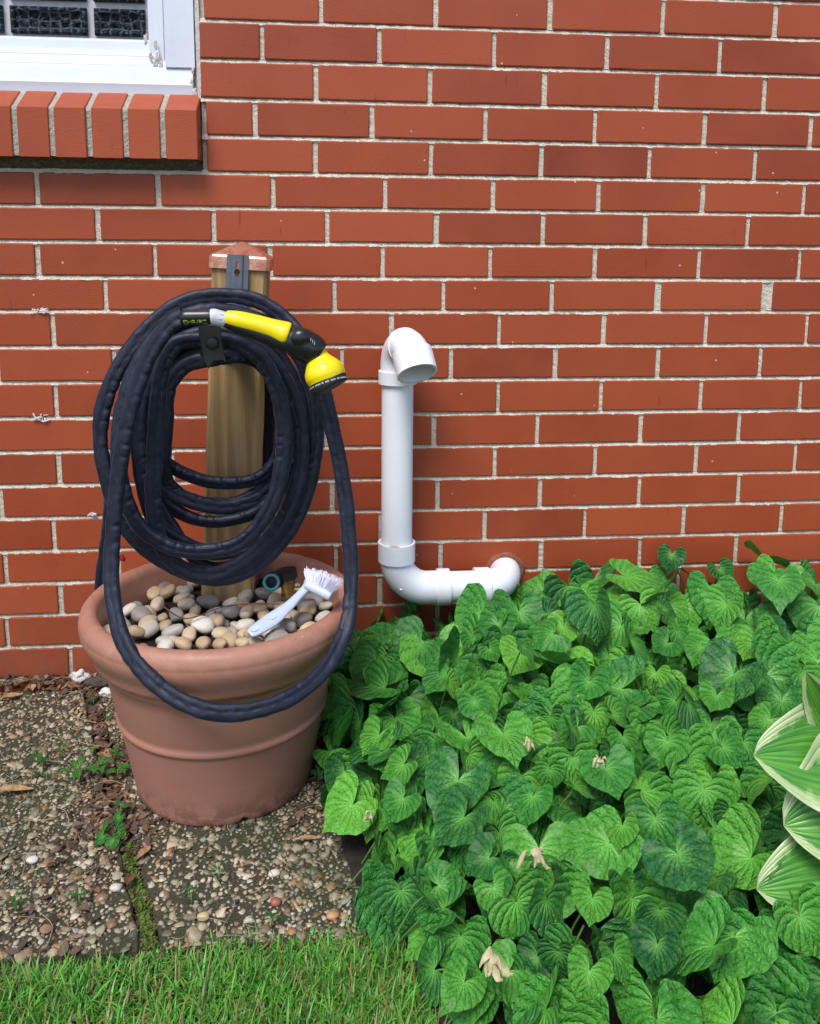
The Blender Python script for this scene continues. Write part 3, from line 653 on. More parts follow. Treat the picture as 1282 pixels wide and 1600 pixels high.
part_tube('cross_pipe', [(xc0+.004, PY, Zlow), (xd0+.006, PY, Zlow)], pr, dp)
ringtube('collar', [(xd0, PY, Zlow), (xd1, PY, Zlow)], pr+.0058, pr+.001, dp)
# turn into the wall: rises slightly while it bends back
xe_ = xd1-.004; Rw = float(HC[0])-xe_; pts = []
for t in np.linspace(0, math.pi/2, 20):
    pts.append((xe_+Rw*math.sin(t), PY+(.075)*(1-math.cos(t)), Zlow+(HC[2]-Zlow)*(1-math.cos(t))**1.0))
part_tube('wall_elbow', pts, pr+.0022, dp)
# dried tan sediment caught in the lower socket
sed = [np.array([X0+(pr+.003)*math.sin(t), PY-(pr+.003)*math.cos(t), zc1-.0008]) for t in np.linspace(-.62, .18, 14)]
part_tube('socket_sediment', sed, [.0004+.0021*math.sin(q*math.pi/13) for q in range(14)], dp, 'dry', 8)
# moulding nibs
for px, py in ((627, 921), (632, 885)):
    mb = MB(); blob(mb, at(px, py, PY-.028), (.003, .004, .002), px, 2, .1); mb.build('nib', M['pvc'], dp, True)
# upper hooked outlet
ringtube('collar', [(X0, PY, zarc-.012), (X0, PY, zarc+.012)], pr+.0062, pr+.0012, dp)
d_out = np.array([.30, -.95, 0]); d_out /= np.linalg.norm(d_out); R2 = .041; c = np.array([X0, PY, zarc+.022])+d_out*R2
p0 = [np.array([X0, PY, zarc+.008])]
hook = p0+arc(c, -d_out*R2, (0, 0, R2), 0, math.radians(146), 30)
part_tube('outlet_bend', hook, pr+.0024, dp, caps=False)
de = hook[-1]-hook[-2]; de /= np.linalg.norm(de); e0, e1 = hook[-1]-de*.012, hook[-1]+de*.032
part_tube('outlet_bend', [hook[17]-.004*(hook[18]-hook[16])/np.linalg.norm(hook[18]-hook[16]), hook[17], hook[18]], pr+.0044, dp)
ringtube('outlet_collar', [e0, e1], pr+.0068, pr+.0018, dp)
ringtube('outlet_lining', [e0-de*.004, e0+de*.010], pr+.0019, pr-.004, dp)

# ================================================================ POT
PC = np.array([.0085, -.345]); 
pot = thing('flower_pot', 'big round terracotta coloured plastic pot with thick rolled rim, filled with pebbles', 'pot', (PC[0], PC[1], 0))
prof = [(.128, .004), (.137, .0), (.1405, .004), (.1415, .012), (.150, .060), (.1605, .118), (.1615, .1235), (.1650, .126), (.1668, .130), (.1650, .134), (.1635, .137), (.1650, .142),
        (.1760, .196), (.1800, .212), (.1845, .216), (.1858, .221), (.1858, .2235), (.1930, .2290), (.1975, .233), (.1995, .238), (.2000, .243), (.2040, .252), (.2105, .262), (.2150, .272), (.2166, .282), (.2160, .2845), (.2164, .286), (.2162, .292),
        (.2135, .300), (.2080, .306), (.2000, .3085), (.1930, .307), (.1885, .302), (.1870, .294), (.1860, .270), (.1820, .235)]
prof = [(r if z < .2 else r*.985, z) for r, z in prof]
n = 128; V = []; F = []
for k, (r_, z) in enumerate(prof):
    for j in range(n):
        a = j*2*math.pi/n; q = 1+.004*math.sin(a*2+1)+.0012*math.sin(a*5)
        rr_ = r_*q; zz = z
        if k <= 4:                                   # drain notch at the front foot
            da = (a-math.radians(288)+math.pi) % (2*math.pi)-math.pi
            zz = z+.010*math.exp(-(da/.045)**2)*(1 if k < 3 else .4)
        V.append((PC[0]+rr_*math.cos(a), PC[1]+rr_*math.sin(a), zz))
m_ = len(prof)
for k in range(m_-1):
    for j in range(n): F.append((k*n+j, k*n+(j+1) % n, (k+1)*n+(j+1) % n, (k+1)*n+j))
pb = mesh_arrays('pot_body', V, F, M['pot'], pot, True)
sd_ = MB(); V = [(PC[0], PC[1], .250)]+[(PC[0]+.185*math.cos(a), PC[1]+.185*math.sin(a), .250) for a in np.arange(48)*2*math.pi/48]
sd_.add(V, [(0, j+1, (j+1) % 48+1) for j in range(48)]); sd_.build('potting_soil', M['soil'], pot)

# ================================================================ POST
_t, _b = at(374, 430, -.24), at(362.5, 735, -.24)       # front face centre, high and low
lean = math.atan2(_t[0]-_b[0], _t[2]-_b[2]); LB = Vector((_b[0]-math.tan(lean)*(_b[2]-.24), -.24+.0445, .24)); RL = Matrix.Rotation(lean, 3, 'Y')
def pl(v): return LB+RL@(Vector(v)-LB)
post = thing('wooden_post', 'square weathered timber post standing in the pot with a copper pyramid cap', 'post', LB)
hw = .0445; zcap = float(at(378, 421, -.245)[2])
mb = MB(); V = []; cs = [(-hw, -hw), (hw, -hw), (hw, hw), (-hw, hw)]; e = .005
ring = [(-hw+e, -hw), (hw-e, -hw), (hw, -hw+e), (hw, hw-e), (hw-e, hw), (-hw+e, hw), (-hw, hw-e), (-hw, -hw+e)]
zz = np.linspace(.10, zcap+.012, 24); xo = LB[0]
for z in zz: V += [pl((xo+x+.0004*vnoise(z*40, 1), LB[1]+y, z)) for x, y in ring]
mb.add(V, [(k*8+j, k*8+(j+1) % 8, (k+1)*8+(j+1) % 8, (k+1)*8+j) for k in range(len(zz)-1) for j in range(8)]+[tuple((len(zz)-1)*8+j for j in range(8))])
mb.build('post_timber', M['wood'], post)
mb = MB(); h2 = .0495; zc = zcap
def rr8(h, z, e=.006): return [pl((xo+x, LB[1]+y, z)) for x, y in [(-h+e, -h), (h-e, -h), (h, -h+e), (h, h-e), (h-e, h), (-h+e, h), (-h, h-e), (-h, -h+e)]]
V = rr8(h2-.003, zc+.001)+rr8(h2, zc)+rr8(h2, zc+.0200)+rr8(h2-.0015, zc+.0230)+rr8(h2-.005, zc+.0248)+rr8(h2*.5, zc+.0350, .003)+rr8(.002, zc+.0455, .0006)
mb.add(V, [(k*8+j, k*8+(j+1) % 8, (k+1)*8+(j+1) % 8, (k+1)*8+j) for k in range(6) for j in range(8)]+[tuple(48+j for j in range(8))])
cp = mb.build('post_cap', M['copper'], post)
for p in cp.data.polygons: p.use_smooth = False
b = cp.modifiers.new('bev', 'BEVEL'); b.width = .0012; b.segments = 2; b.limit_method = 'ANGLE'

# hose hanger on the post face
hg = thing('hose_hanger', 'grey metal hanger screwed to the post front, its black hook plate holding the coiled hose', 'hose hanger', pl((xo, LB[1]-hw-.002, zc-.1)))
YH = LB[1]-hw-.0085
cxh = float(at(371, 430, YH)[0])-math.tan(lean)*(float(at(371, 430, YH)[2])-LB[2])
mb = MB(); w = .0175; prof = [(-w, 0), (-.010, -.0004), (-.008, -.0030), (-.0055, -.0034), (.0055, -.0034), (.008, -.0030), (.010, -.0004), (w, 0)]
zt_, zb_ = float(at(371, 397, YH)[2]), float(at(371, 560, YH)[2])
zk1, zk2 = float(at(371, 409, YH)[2]), float(at(371, 425, YH)[2])
# plate split round the keyhole
def hp(x, y, z): return pl((cxh+x-.0, YH+y, z))
zs = [zt_, zk1+.001, zk1-.003, (zk1*.45+zk2*.55)+.004, zk2+.001, zk2-.003, zb_]
hwid = [0, 0, .0032, .0028, .0050, .0050, 0]
V = []; nP = len(prof)
def plate(mb, prof, za, zb__):
    V = [hp(x, y, z) for z in (za, zb__) for x, y in prof]+[hp(x, y+.0022, z) for z in (za, zb__) for x, y in prof]
    n = len(prof); F = [(k, n+k, n+k+1, k+1) for k in range(n-1)]+[(2*n+k, 2*n+k+1, 3*n+k+1, 3*n+k) for k in range(n-1)]+[(0, 2*n, 3*n, n), (n-1, 2*n-1, 4*n-1, 3*n-1)]
    F += [(k, k+1, 2*n+k+1, 2*n+k) for k in range(n-1)]+[(n+k, 3*n+k, 3*n+k+1, n+k+1) for k in range(n-1)]
    mb.add(V, F)
plate(mb, prof, zt_, zk1+.0012)
plate(mb, prof[:3]+[(-.0054, -.0034)], zk1+.0012, zk2-.0062); plate(mb, [(.0054, -.0034)]+prof[-3:], zk1+.0012, zk2-.0062); plate(mb, prof, zk2-.0062, zb_)
# web pieces shaping the keyhole (narrow slot above, round hole below)
zn = zk1+(zk2-zk1)*.55
for s in (-1, 1):
    pts = [(s*.0056, zk1+.0013)]+[(s*.0026*math.sin(t), zk1-.0014+.0026*math.cos(t)) for t in np.linspace(0, math.pi/2, 5)]+[(s*.0024, zn)]+[(s*.0047*math.cos(t), zk2+.0005-.0047*math.sin(t)-.0) for t in np.linspace(-.95, math.pi/2, 9)]+[(s*.0056, zk2-.0063)]
    V = [hp(x, -.0034, z) for x, z in pts]+[hp(x, -.0012, z) for x, z in pts]; n = len(pts)
    mb.add(V, [tuple(range(n)) if s > 0 else tuple(range(n))[::-1]]+[(k, (k+1) % n, n+(k+1) % n, n+k) for k in range(n)])
mb.build('back_plate', M['steel'], hg)
# hook arm + upturned plate
YFL = -.428
f0, f1, f2, f3 = (at(px, py, YFL) for px, py in ((309, 507), (345, 506), (351, 562), (318, 568)))
mb = MB(); arm = catmull([at(371, 548, YH), at(362, 556, -.31), at(346, 560, -.36), at(333, 556, -.41), at(331, 545, YFL+.003)], 6)
T_, N_, B_ = ptransport(arm); V = []
side = np.array([1., -.1, 0]); side /= np.linalg.norm(side)
for p in arm: V += [p-side*.0175, p+side*.0175, p+side*.0175+np.array([0, .0, .0022]), p-side*.0175+np.array([0, 0, .0022])]
na = len(arm); mb.add(V, [(k*4+j, k*4+(j+1) % 4, (k+1)*4+(j+1) % 4, (k+1)*4+j) for k in range(na-1) for j in range(4)]); mb.build('hook_arm', M['black'], hg)
mb = MB(); 
def bil(u, v): return (f0*(1-u)+f1*u)*(1-v)+(f3*(1-u)+f2*u)*v
outl = [(.10, 0), (.5, .015), (.86, .02), (.97, .06), (1, .14), (.99, .5), (1.04, .93), (1.08, 1.04), (1.03, 1.08), (.93, 1.0), (.80, .985), (.45, 1.0), (.34, 1.08), (.22, 1.17), (.14, 1.12), (.08, .95), (.02, .5), (0, .14), (.03, .04)]
V = [bil(u_, v_)+np.array([0, -.0045*math.sin(v_*3.1), 0]) for u_, v_ in outl]; V2 = [v+np.array([0, .0022, 0]) for v in V]; n = len(V)
mb.add(V+V2, [tuple(range(n))[::-1], tuple(range(n, 2*n))]+[(k, (k+1) % n, n+(k+1) % n, n+k) for k in range(n)]); mb.build('hook_plate', M['black'], hg, bevel=.0008)
mb = MB(); blob(mb, bil(.55, .5)+np.array([0, -.005, 0]), (.009, .0022, .010), 5, 2, .08); mb.build('plate_boss', M['black'], hg, True)

# ================================================================ HOSE
# successive loops of one hose: (photo x, photo y, depth plane Y) of its centre line, running anticlockwise
LOOPS = [
 # from the coupling at the nozzle, down the left, round in front of the pot, up behind the nozzle
 (288,496,-.452),(266,508,-.450),(236,552,-.447),(209,625,-.445),(192,700,-.446),(181,780,-.450),(175,860,-.458),(176,930,-.478),(192,1000,-.512),(228,1053,-.548),(280,1094,-.568),(340,1113,-.580),
 (405,1108,-.577),(468,1082,-.552),(515,1036,-.510),(543,975,-.462),(549,905,-.432),(545,830,-.415),(536,750,-.400),(522,680,-.390),(506,610,-.382),(485,552,-.372),(450,503,-.352),
 # outer loop
 (405,471,-0.343),(345,462,-0.343),(285,473,-0.347),(232,513,-0.355),(185,575,-0.365),(160,640,-0.372),(155,700,-0.375),(166,760,-0.378),(186,815,-0.378),(222,858,-0.375),(270,890,-0.372),(325,907,-0.367),
 (385,893,-0.363),(435,848,-0.357),(476,780,-0.353),(497,700,-0.347),(496,620,-0.343),(468,550,-0.341),(425,505,-0.341),
 (375,486,-0.345),(320,483,-0.353),(266,505,-0.363),(222,555,-0.373),(196,620,-0.380),(184,690,-0.387),(190,760,-0.395),(212,815,-0.399),(252,848,-0.401),(305,860,-0.399),
 (365,848,-0.395),(408,812,-0.390),(437,760,-0.387),(447,690,-0.387),(437,622,-0.389),(412,565,-0.393),
 (372,536,-0.399),(325,532,-0.403),(280,541,-0.407),(257,580,-0.409),(246,650,-0.409),(240,730,-0.407),(238,800,-0.403),(247,850,-0.391),(278,886,-0.379),(330,896,-0.371),
 (392,868,-0.367),(440,815,-0.365),(468,745,-0.365),(472,670,-0.367),(452,600,-0.371),(412,548,-0.377),
 (360,521,-0.381),(300,525,-0.383),(246,556,-0.383),(218,615,-0.381),(210,690,-0.377),(222,765,-0.371),(250,822,-0.365),(300,852,-0.357),(350,862,-0.351),
 (410,842,-0.345),(455,790,-0.341),(482,715,-0.337),(480,640,-0.337),(448,568,-0.339),(405,524,-0.341),
 (350,505,-0.339),(290,510,-0.337),(240,550,-0.335),(214,620,-0.333),(216,700,-0.331),(250,770,-0.327),(300,806,-0.323),(352,812,-0.321),
 (405,795,-0.319),(445,750,-0.319),(466,690,-0.320),(462,620,-0.322),(425,560,-0.327),(380,540,-0.345),
 (330,547,-0.363),(285,565,-0.365),(252,610,-0.361),(240,665,-0.351),(250,715,-0.337),(290,742,-0.329),(345,756,-0.323),(405,748,-0.321),(440,705,-0.321),(446,640,-0.325),(428,585,-0.337),
 (385,552,-0.355),(330,556,-0.375),(280,575,-0.373),(245,640,-0.355),(232,700,-0.341),(255,762,-0.331),(310,790,-0.325),(370,792,-0.315),(430,760,-0.305),(462,700,-0.299),(470,640,-0.293),(450,590,-0.285),
(385,522,-.325),(310,524,-.322),(250,560,-.320),(222,630,-.318),(224,720,-.320),(252,800,-.326),(300,872,-.332),(345,890,-.335),
 (412,858,-.332),(452,800,-.328),(474,700,-.330),(452,600,-.340),(400,543,-.352),
 (345,545,-.365),(290,552,-.370),(264,600,-.366),(258,680,-.352),(262,745,-.335),(304,779,-.322),(370,783,-.315),(425,742,-.310),(452,660,-.306),(446,600,-.300),
 # leaves the coil behind and runs down the far side of the post
 (421,575,-.215),(421,650,-.138),(419,760,-.120),(417,850,-.130),(416,900,-.160),(408,932,-.190)]
P = np.array([at(*q) for q in LOOPS]); P = catmull(P, 10); P, S_ = resample(P, .0026)
_w = np.clip((S_-1.5)/.3, 0, 1)*np.clip((S_[-1]-S_-.5)/.2, 0, 1)
P[:, 0] += _w*.0050*(vnoise(S_*3.3, 41)+.6*vnoise(S_*8, 42)); P[:, 2] += _w*.0050*(vnoise(S_*3.1, 43)+.6*vnoise(S_*8, 44)); P[:, 1] += _w*.004*vnoise(S_*4, 45)
T, N, B = frames(P); nseg = 24; a = np.arange(nseg)*2*math.pi/nseg
roll_ = .55*vnoise(S_*1.1, 5)+.4*vnoise(S_*3.1, 6)                    # slow roll of the flattened sleeve
c_, s_ = np.cos(roll_)[:, None], np.sin(roll_)[:, None]; N2, B2 = N*c_+B*s_, -N*s_+B*c_
A, SS = np.meshgrid(a, S_)
R = .0094*(1-.30*np.cos(2*A))                         # a little wider across than deep
R *= 1+.065*vnoise2(SS*24, A*1.3, 1)+.045*vnoise2(SS*95, A*1.5, 2)
seam = np.exp(-(((A+.95+math.pi) % (2*math.pi)-math.pi)/.30)**2)
gath = .5+.5*np.sin(SS*2*math.pi/.023+2.8*vnoise(SS*14, 8))
dA = ((A+.95+math.pi) % (2*math.pi))-math.pi; ft = np.modf(np.abs(SS/.026+1.0*vnoise(SS*15, 18)+.5*vnoise(SS*41, 19)+50))[0]-.5-.10*dA
R *= 1-.34*np.exp(-(ft/.12)**2)*np.exp(-((dA-.05)/.60)**2)*np.clip(vnoise(SS*19, 31)*1.2+.35, 0, 1)
R *= 1+.035*np.exp(-((np.abs(ft)-.28)/.12)**2)*np.exp(-((dA-.1)/.8)**2)
R *= 1+seam*.10
R *= 1-.13*np.exp(-(((A+.95-.62+math.pi) % (2*math.pi)-math.pi)/.22)**2)*(.4+gath)
crease = np.maximum(0, vnoise(S_*38, 21)-.55)/.45; R *= (1-.10*crease)[:, None]
V = P[:, None]+(R*np.cos(A))[..., None]*N2[:, None]+(R*np.sin(A))[..., None]*B2[:, None]
m_ = len(P); i, j = np.meshgrid(np.arange(m_-1), np.arange(nseg), indexing='ij'); k = (j+1) % nseg
F = np.stack([i*nseg+j, i*nseg+k, (i+1)*nseg+k, (i+1)*nseg+j], -1).reshape(-1, 4)
uv = np.stack([SS, np.abs(((A+.95+math.pi+math.pi) % (2*math.pi))/(2*math.pi))], -1).reshape(-1, 2)
hose = thing('garden_hose', 'navy fabric garden hose coiled thick on the post, one loop drooping over the pot', 'garden hose', at(340, 535, -.5))
mesh_arrays('hose_sleeve', V.reshape(-1, 3), F, M['fabric'], hose, True, uv)
# coupling at its end
ca, cb = at(284, 496, -.452), at(334, 495, -.455); dd = cb-ca; L = np.linalg.norm(dd); dd /= L
tt = np.linspace(0, 1, 14); V, F = tube([ca+dd*L*t for t in tt], [.0095, .0108, .0112, .0112, .0112, .0110, .0112, .0112, .0112, .0112, .0112, .0110, .0106, .0100], 28)
cpl = mesh_arrays('coupling', V, F, M['rubber'], hose, True)
def add_text(body, size, origin, xdir, updir, mat, parent, name='lettering', extr=.0002, bend=None):
    cu = bpy.data.curves.new(name, 'FONT'); cu.body = body; cu.size = size; cu.extrude = extr; cu.align_x = 'CENTER'; cu.align_y = 'CENTER'
    o = bpy.data.objects.new(name, cu); sc.collection.objects.link(o); dg = bpy.context.evaluated_depsgraph_get(); me = bpy.data.meshes.new_from_object(o.evaluated_get(dg))
    bpy.data.objects.remove(o); x_ = Vector(xdir).normalized(); z_ = x_.cross(Vector(updir)).normalized(); y_ = z_.cross(x_)
    for v in me.vertices:
        q = v.co.copy(); r_ = bend or 1e9; an = q.y/r_
        v.co = Vector(origin)+x_*q.x+y_*(math.sin(an)*r_)+z_*((math.cos(an)-1)*r_+q.z)
    me.materials.clear(); me.materials.append(mat); o = bpy.data.objects.new(name, me); return link(o, parent)
view = CAM-(ca+cb)/2; view /= np.linalg.norm(view); upv = np.cross(dd, view); 
if upv[2] < 0: upv = -upv
mid = ca+dd*L*.46; nrm = np.cross(dd, upv); nrm = nrm if nrm@view > 0 else -nrm
fo = mid+(nrm*.80-upv*.60)*.01135                                       # printed upside down, low on the front
upl = np.cross(nrm*.80-upv*.60, dd); upl = upl if upl@upv > 0 else -upl
add_text('Zero-G', .0105, fo, -dd, -upl, M['gtext'], cpl, bend=.0115)

# dark hose dropping behind the pot to the ground
bh_ = catmull([at(174,760,-.32), at(171,800,-.27), at(166,850,-.22), at(158,910,-.20), at(153,970,-.17), at(155,1010,-.155), at(166,1040,-.150), at(200,1052,-.145), at(250,1058,-.12), at(330,1062,-.11), at(420,1060,-.11), at(520,1052,-.12), at(560,1050,-.10)], 12)
bh_, s2 = resample(bh_, .004); Tn = ptransport(bh_); a = np.arange(nseg)*2*math.pi/nseg; AA, S2 = np.meshgrid(a, s2); Rr = .0105*(1+.09*vnoise2(S2*46, AA*1.2, 4)); Rr[:6] *= .3
V = bh_[:, None]+(Rr*np.cos(AA))[..., None]*Tn[1][:, None]+(Rr*np.sin(AA))[..., None]*Tn[2][:, None]; m_ = len(bh_)
i, j = np.meshgrid(np.arange(m_-1), np.arange(nseg), indexing='ij'); k = (j+1) % nseg
F = np.stack([i*nseg+j, i*nseg+k, (i+1)*nseg+k, (i+1)*nseg+j], -1).reshape(-1, 4)
mesh_arrays('hose_tail', V.reshape(-1, 3), F, M['fabric'], hose, True, np.stack([S2, AA/6.283], -1).reshape(-1, 2))

# ================================================================ NOZZLE
YN = -.456
nz = thing('spray_nozzle', 'yellow and black garden spray nozzle screwed on the hose end, resting over the coil', 'spray nozzle', at(440, 520, YN))
def px_tube(name, pts, rad, mat, parent, n=28, steps=5, flat=1., caps=True):
    """pts: (photo x, y, Y); rad in photo pixels at that depth"""
    Pw = catmull([at(*q) for q in pts], steps); rr = catmull([[r_] for r_ in rad], steps)[:, 0]
    sc_ = (YN-CAM[1])/F_PX*1.01; V, F = tube(Pw, rr*sc_, n, caps, None, rr*sc_*flat); o = mesh_arrays(name, V, F, mat, parent, True)
    e_ = o.modifiers.new('e', 'EDGE_SPLIT'); e_.split_angle = math.radians(48); return o
px_tube('inlet_nut', [(330,495,YN), (334,495,YN), (342,497,YN), (350,499,YN), (356,500,YN)], [11.5, 12.6, 12.4, 12, 10.5], M['greyp'], nz)
for k in range(10):                                                     # ribs on the nut
    an = k*2*math.pi/10; c0, c1 = at(333, 495, YN), at(349, 498.5, YN); ax = (c1-c0)/np.linalg.norm(c1-c0); n1 = np.cross(ax, [0, 0, 1.]); n1 /= np.linalg.norm(n1); n2 = np.cross(ax, n1)
    q = (n1*math.cos(an)+n2*math.sin(an))*.0103; V, F = tube([c0+q, c1+q], .0012, 6); mesh_arrays('nut_rib', V, F, M['greyp'], nz, True)
hp_ = [(352,500,YN), (372,508,YN), (398,517,YN), (425,526,YN), (446,532,YN), (458,535,YN)]
px_tube('handle', hp_, [10.5, 12.5, 13.5, 15, 18, 19], M['rubber2'], nz)
# yellow grip panel wrapped on the upper front of the handle
cen = catmull([at(353,497,YN), at(372,501,YN), at(398,507,YN), at(425,515,YN), at(444,522,YN), at(450,524,YN)], 6); rad = catmull([[r_] for r_ in (9, 11.6, 12.3, 13.4, 16.4, 15.5)], 6)[:, 0]*(YN-CAM[1])/F_PX*1.02+.0006
T1 = np.gradient(cen, axis=0); T1 /= np.linalg.norm(T1, axis=1)[:, None]; vw = CAM-cen.mean(0); vw /= np.linalg.norm(vw)
N1 = np.cross(T1, np.cross(vw, T1)); N1 /= np.linalg.norm(N1, axis=1)[:, None]; B1 = np.cross(T1, N1); B1 = np.where((B1[:, 2] < 0)[:, None], -B1, B1)
V = []; na_ = 17
for kk, (c__, r__, n__, b__) in enumerate(zip(cen, rad, N1, B1)):
    e_ = min(kk, len(cen)-1-kk); lim = .86 if e_ else .7
    for an in np.linspace(-.78*lim, 1.85*lim, na_): V.append(c__+(n__*math.cos(an)+b__*math.sin(an))*(r__*(1.10 if 0 < e_ else 1.0)))
nr_ = len(cen); mb = MB(); mb.add(V, [(k*na_+j, (k+1)*na_+j, (k+1)*na_+j+1, k*na_+j+1) for k in range(nr_-1) for j in range(na_-1)]); g_ = mb.build('grip_panel', M['yellow'], nz, True)
so = g_.modifiers.new('s', 'SOLIDIFY'); so.thickness = .0022; so.offset = 0; bv = g_.modifiers.new('b', 'BEVEL'); bv.width = .0007; bv.segments = 2
for k in range(9):
    c__ = at(364+k*8.5, 489+k*2.9, YN+.001); mb = MB(); blob(mb, c__, (.0024, .003, .0022), k, 2, .05); mb.build('grip_stud', M['yellow'], nz, True)
px_tube('swivel_joint', [(448,528,YN), (456,531,YN), (468,536,YN), (481,542,YN), (492,549,YN), (499,554,YN)], [18, 22.5, 25, 25, 23.5, 20], M['rubber'], nz)
mb = MB(); blob(mb, at(470, 528, YN-.018), (.0140, .009, .0125), 3, 3, .05); mb.build('swivel_dome', M['rubber'], nz, True)
for q in ((491, 531), (494, 534), (488, 528)):
    mb = MB(); c__ = at(q[0]-2, q[1]+3, YN-.0215); blob(mb, c__, (.0005, .001, .0035), q[0], 1, 0); mb.build('joint_line', M['wtext'], nz, True)
# head
hd = px_tube('spray_head', [(488,544,YN), (493,552,YN-.001), (497,560,YN-.002), (501,569,YN-.004), (505,578,YN-.006), (509,587,YN-.008), (512,595,YN-.010)], [17, 17.5, 18.5, 25, 30.3, 31.3, 29], M['yellow'], nz, 36, 6)
px_tube('spray_dial', [(511.5,593.5,YN-.0098), (513,597,YN-.0105), (515,603,YN-.0122), (517,607,YN-.0132)], [29.5, 30.6, 30.2, 28], M['rubber2'], nz, 40, 4)
# pale pattern names round the dial rim (too small to read: dashes)
c0, c1 = at(513,597,YN-.0105), at(515,603,YN-.0122); ax = (c1-c0)/np.linalg.norm(c1-c0); cm = (c0+c1)/2; n1 = np.cross(ax, [0, 0, 1.]); n1 /= np.linalg.norm(n1); n2 = np.cross(ax, n1); rd = 31*(YN-CAM[1])/F_PX
mb = MB(); q_ = 0.
while q_ < 6.2:
    wd = random.choice((.02, .03, .035, .025)); 
    if random.random() < .78:
        V = [cm+ax*s__*.0011+(n1*math.cos(t)+n2*math.sin(t))*(rd*1.015) for s__ in (-1, 1) for t in (q_, q_+wd)]; mb.add(V, [(0, 1, 3, 2)])
    q_ += wd+.02
mb.build('dial_marking', M['wtext'], nz)

# ================================================================ PEBBLES IN THE POT
MP = [mat_pebble('grey_stone', [(0, (.125, .112, .10)), (.4, (.31, .275, .24)), (1, (.48, .43, .375))], (.12, .10, .085)),
      mat_pebble('tan_stone', [(0, (.42, .29, .145)), (.5, (.54, .40, .235)), (1, (.62, .50, .34))], (.27, .20, .13)),
      mat_pebble('cream_stone', [(0, (.62, .54, .41)), (.6, (.70, .64, .54)), (1, (.54, .49, .42))], (.38, .33, .27))]
import bmesh
protos = []
for k in range(12):
    b = bmesh.new(); bmesh.ops.create_icosphere(b, subdivisions=3, radius=1.)
    for v in b.verts:
        p = Vector(v.co); q = 1+.20*mnoise.noise(p*.9+Vector((k*5.3, 1, 2)))+.07*mnoise.noise(p*2.1+Vector((k*2.3, 8, 2)))
        pw = Vector([math.copysign(abs(c)**.88, c) for c in p]); v.co = pw*q
    me = bpy.data.meshes.new('pebble'); b.to_mesh(me); b.free(); me.polygons.foreach_set('use_smooth', np.full(len(me.polygons), True)); protos.append(me)
PEB_LABEL = {'g': 'grey rounded river pebble among the stones in the pot', 't': 'tan rounded river pebble among the stones in the pot', 'c': 'pale cream river pebble among the stones in the pot'}
pebs = []
def pebble(x, y, z, s, kind, label=None, rz=None, flat=None):
    idx = 'gtc'.index(kind); me = random.choice(protos); key = (me.name, idx)
    if key not in PCACHE:
        m2 = me.copy(); m2.materials.clear(); m2.materials.append(MP[idx]); PCACHE[key] = m2
    o = bpy.data.objects.new('pebble', PCACHE[key]); o.location = (x, y, z)
    o.scale = (s*random.uniform(.95, 1.2), s*random.uniform(.75, .98), s*(flat or random.uniform(.52, .75)))
    o.rotation_euler = (random.gauss(.12, .3), random.gauss(0, .3), random.uniform(0, 6.28) if rz is None else rz); sc.collection.objects.link(o)
    dx_, dy_ = x-PC[0], y-PC[1]; rad_ = math.hypot(dx_, dy_); sec = ('right', 'back right', 'back', 'back left', 'left', 'front left', 'front', 'front right')[int(((math.degrees(math.atan2(dy_, dx_))+22.5) % 360)//45)]
    ringw = 'against the rim' if rad_ > .145 else ('near the rim' if rad_ > .115 else ('midway from post to rim' if rad_ > .08 else 'close to the post'))
    szw = 'small' if s < .0145 else ('medium' if s < .0175 else 'large'); shp = 'low ' if z < .2525 and s < .0146 else ''
    auto = '%s %s%s pebble %s at the %s of the pot' % (szw, shp, {'g': 'grey', 't': 'tan', 'c': 'cream'}[kind], ringw, sec)
    props(o, label or auto, 'pebble', 'river pebbles filling the pot'); pebs.append((x, y, z, s)); return o
PCACHE = {}
# hand placed: photo x, y, radius in px, kind, own label
hand = [(232,980,18,'c','whitish rough pebble with dark veins near the front left of the pot'),(215,915,17,'g',None),(222,958,21,'g',None),(256,1000,13,'c',None),(285,932,17,'g',None),(293,893+40,13,'g',None),
 (325,938,18,'g',None),(318,973,20,'c',None),(347,987,18,'t',None),(344,1000+4,13,'t',None),(360,998,16,'t',None),(362,953,18,'g','dark grey round pebble lying under the twig in the pot'),(330,957,10,'g','small blackish pebble beside the twig in the pot'),(386,954,16,'t',None),(404,948,15,'t',None),
 (384,930,17,'g',None),(413,925,16,'g',None),(438,946,16,'g',None),(450,975,18,'g',None),(487,983,19,'t','largest tan pebble at the front right beside the brush handle'),(482,952,16,'t',None),(505,962,13,'c',None),(436,1000,24,'g','wide flat pale grey pebble at the front rim below the brush'),
 (276,958,16,'g',None),(258,975,15,'g',None),(246,942,16,'g',None),(263,922,16,'g',None),(242,908,16,'g',None),(296,990,16,'t',None),(287,1003,15,'t',None),(318,1003,13,'t',None),(380,1003,14,'g',None),(400,1003,13,'t',None),(215,985,14,'t',None),(271,1001,12,'c',None),(300,966,14,'t',None),(270,985,15,'g',None),(505,1010-15,13,'c',None),(300,905,15,'g',None),(460,1000,13,'c',None),(345,918,14,'g',None)]
for px, py, r_, kd, lb in hand:
    if kd == 'g' and lb is None and random.random() < .5: kd = random.choice('ttc')
    z = .262+.006*random.random(); p = atz(px, py+r_*.15, z); s = r_/1010*.90
    d = p[:2]-PC
    if np.linalg.norm(d) > .172: p[:2] = PC+d/np.linalg.norm(d)*.172
    pebble(p[0], p[1], z, s, kd, lb)
cand = scatter(3000, -.2, .22, -.55, -.14, .0245)
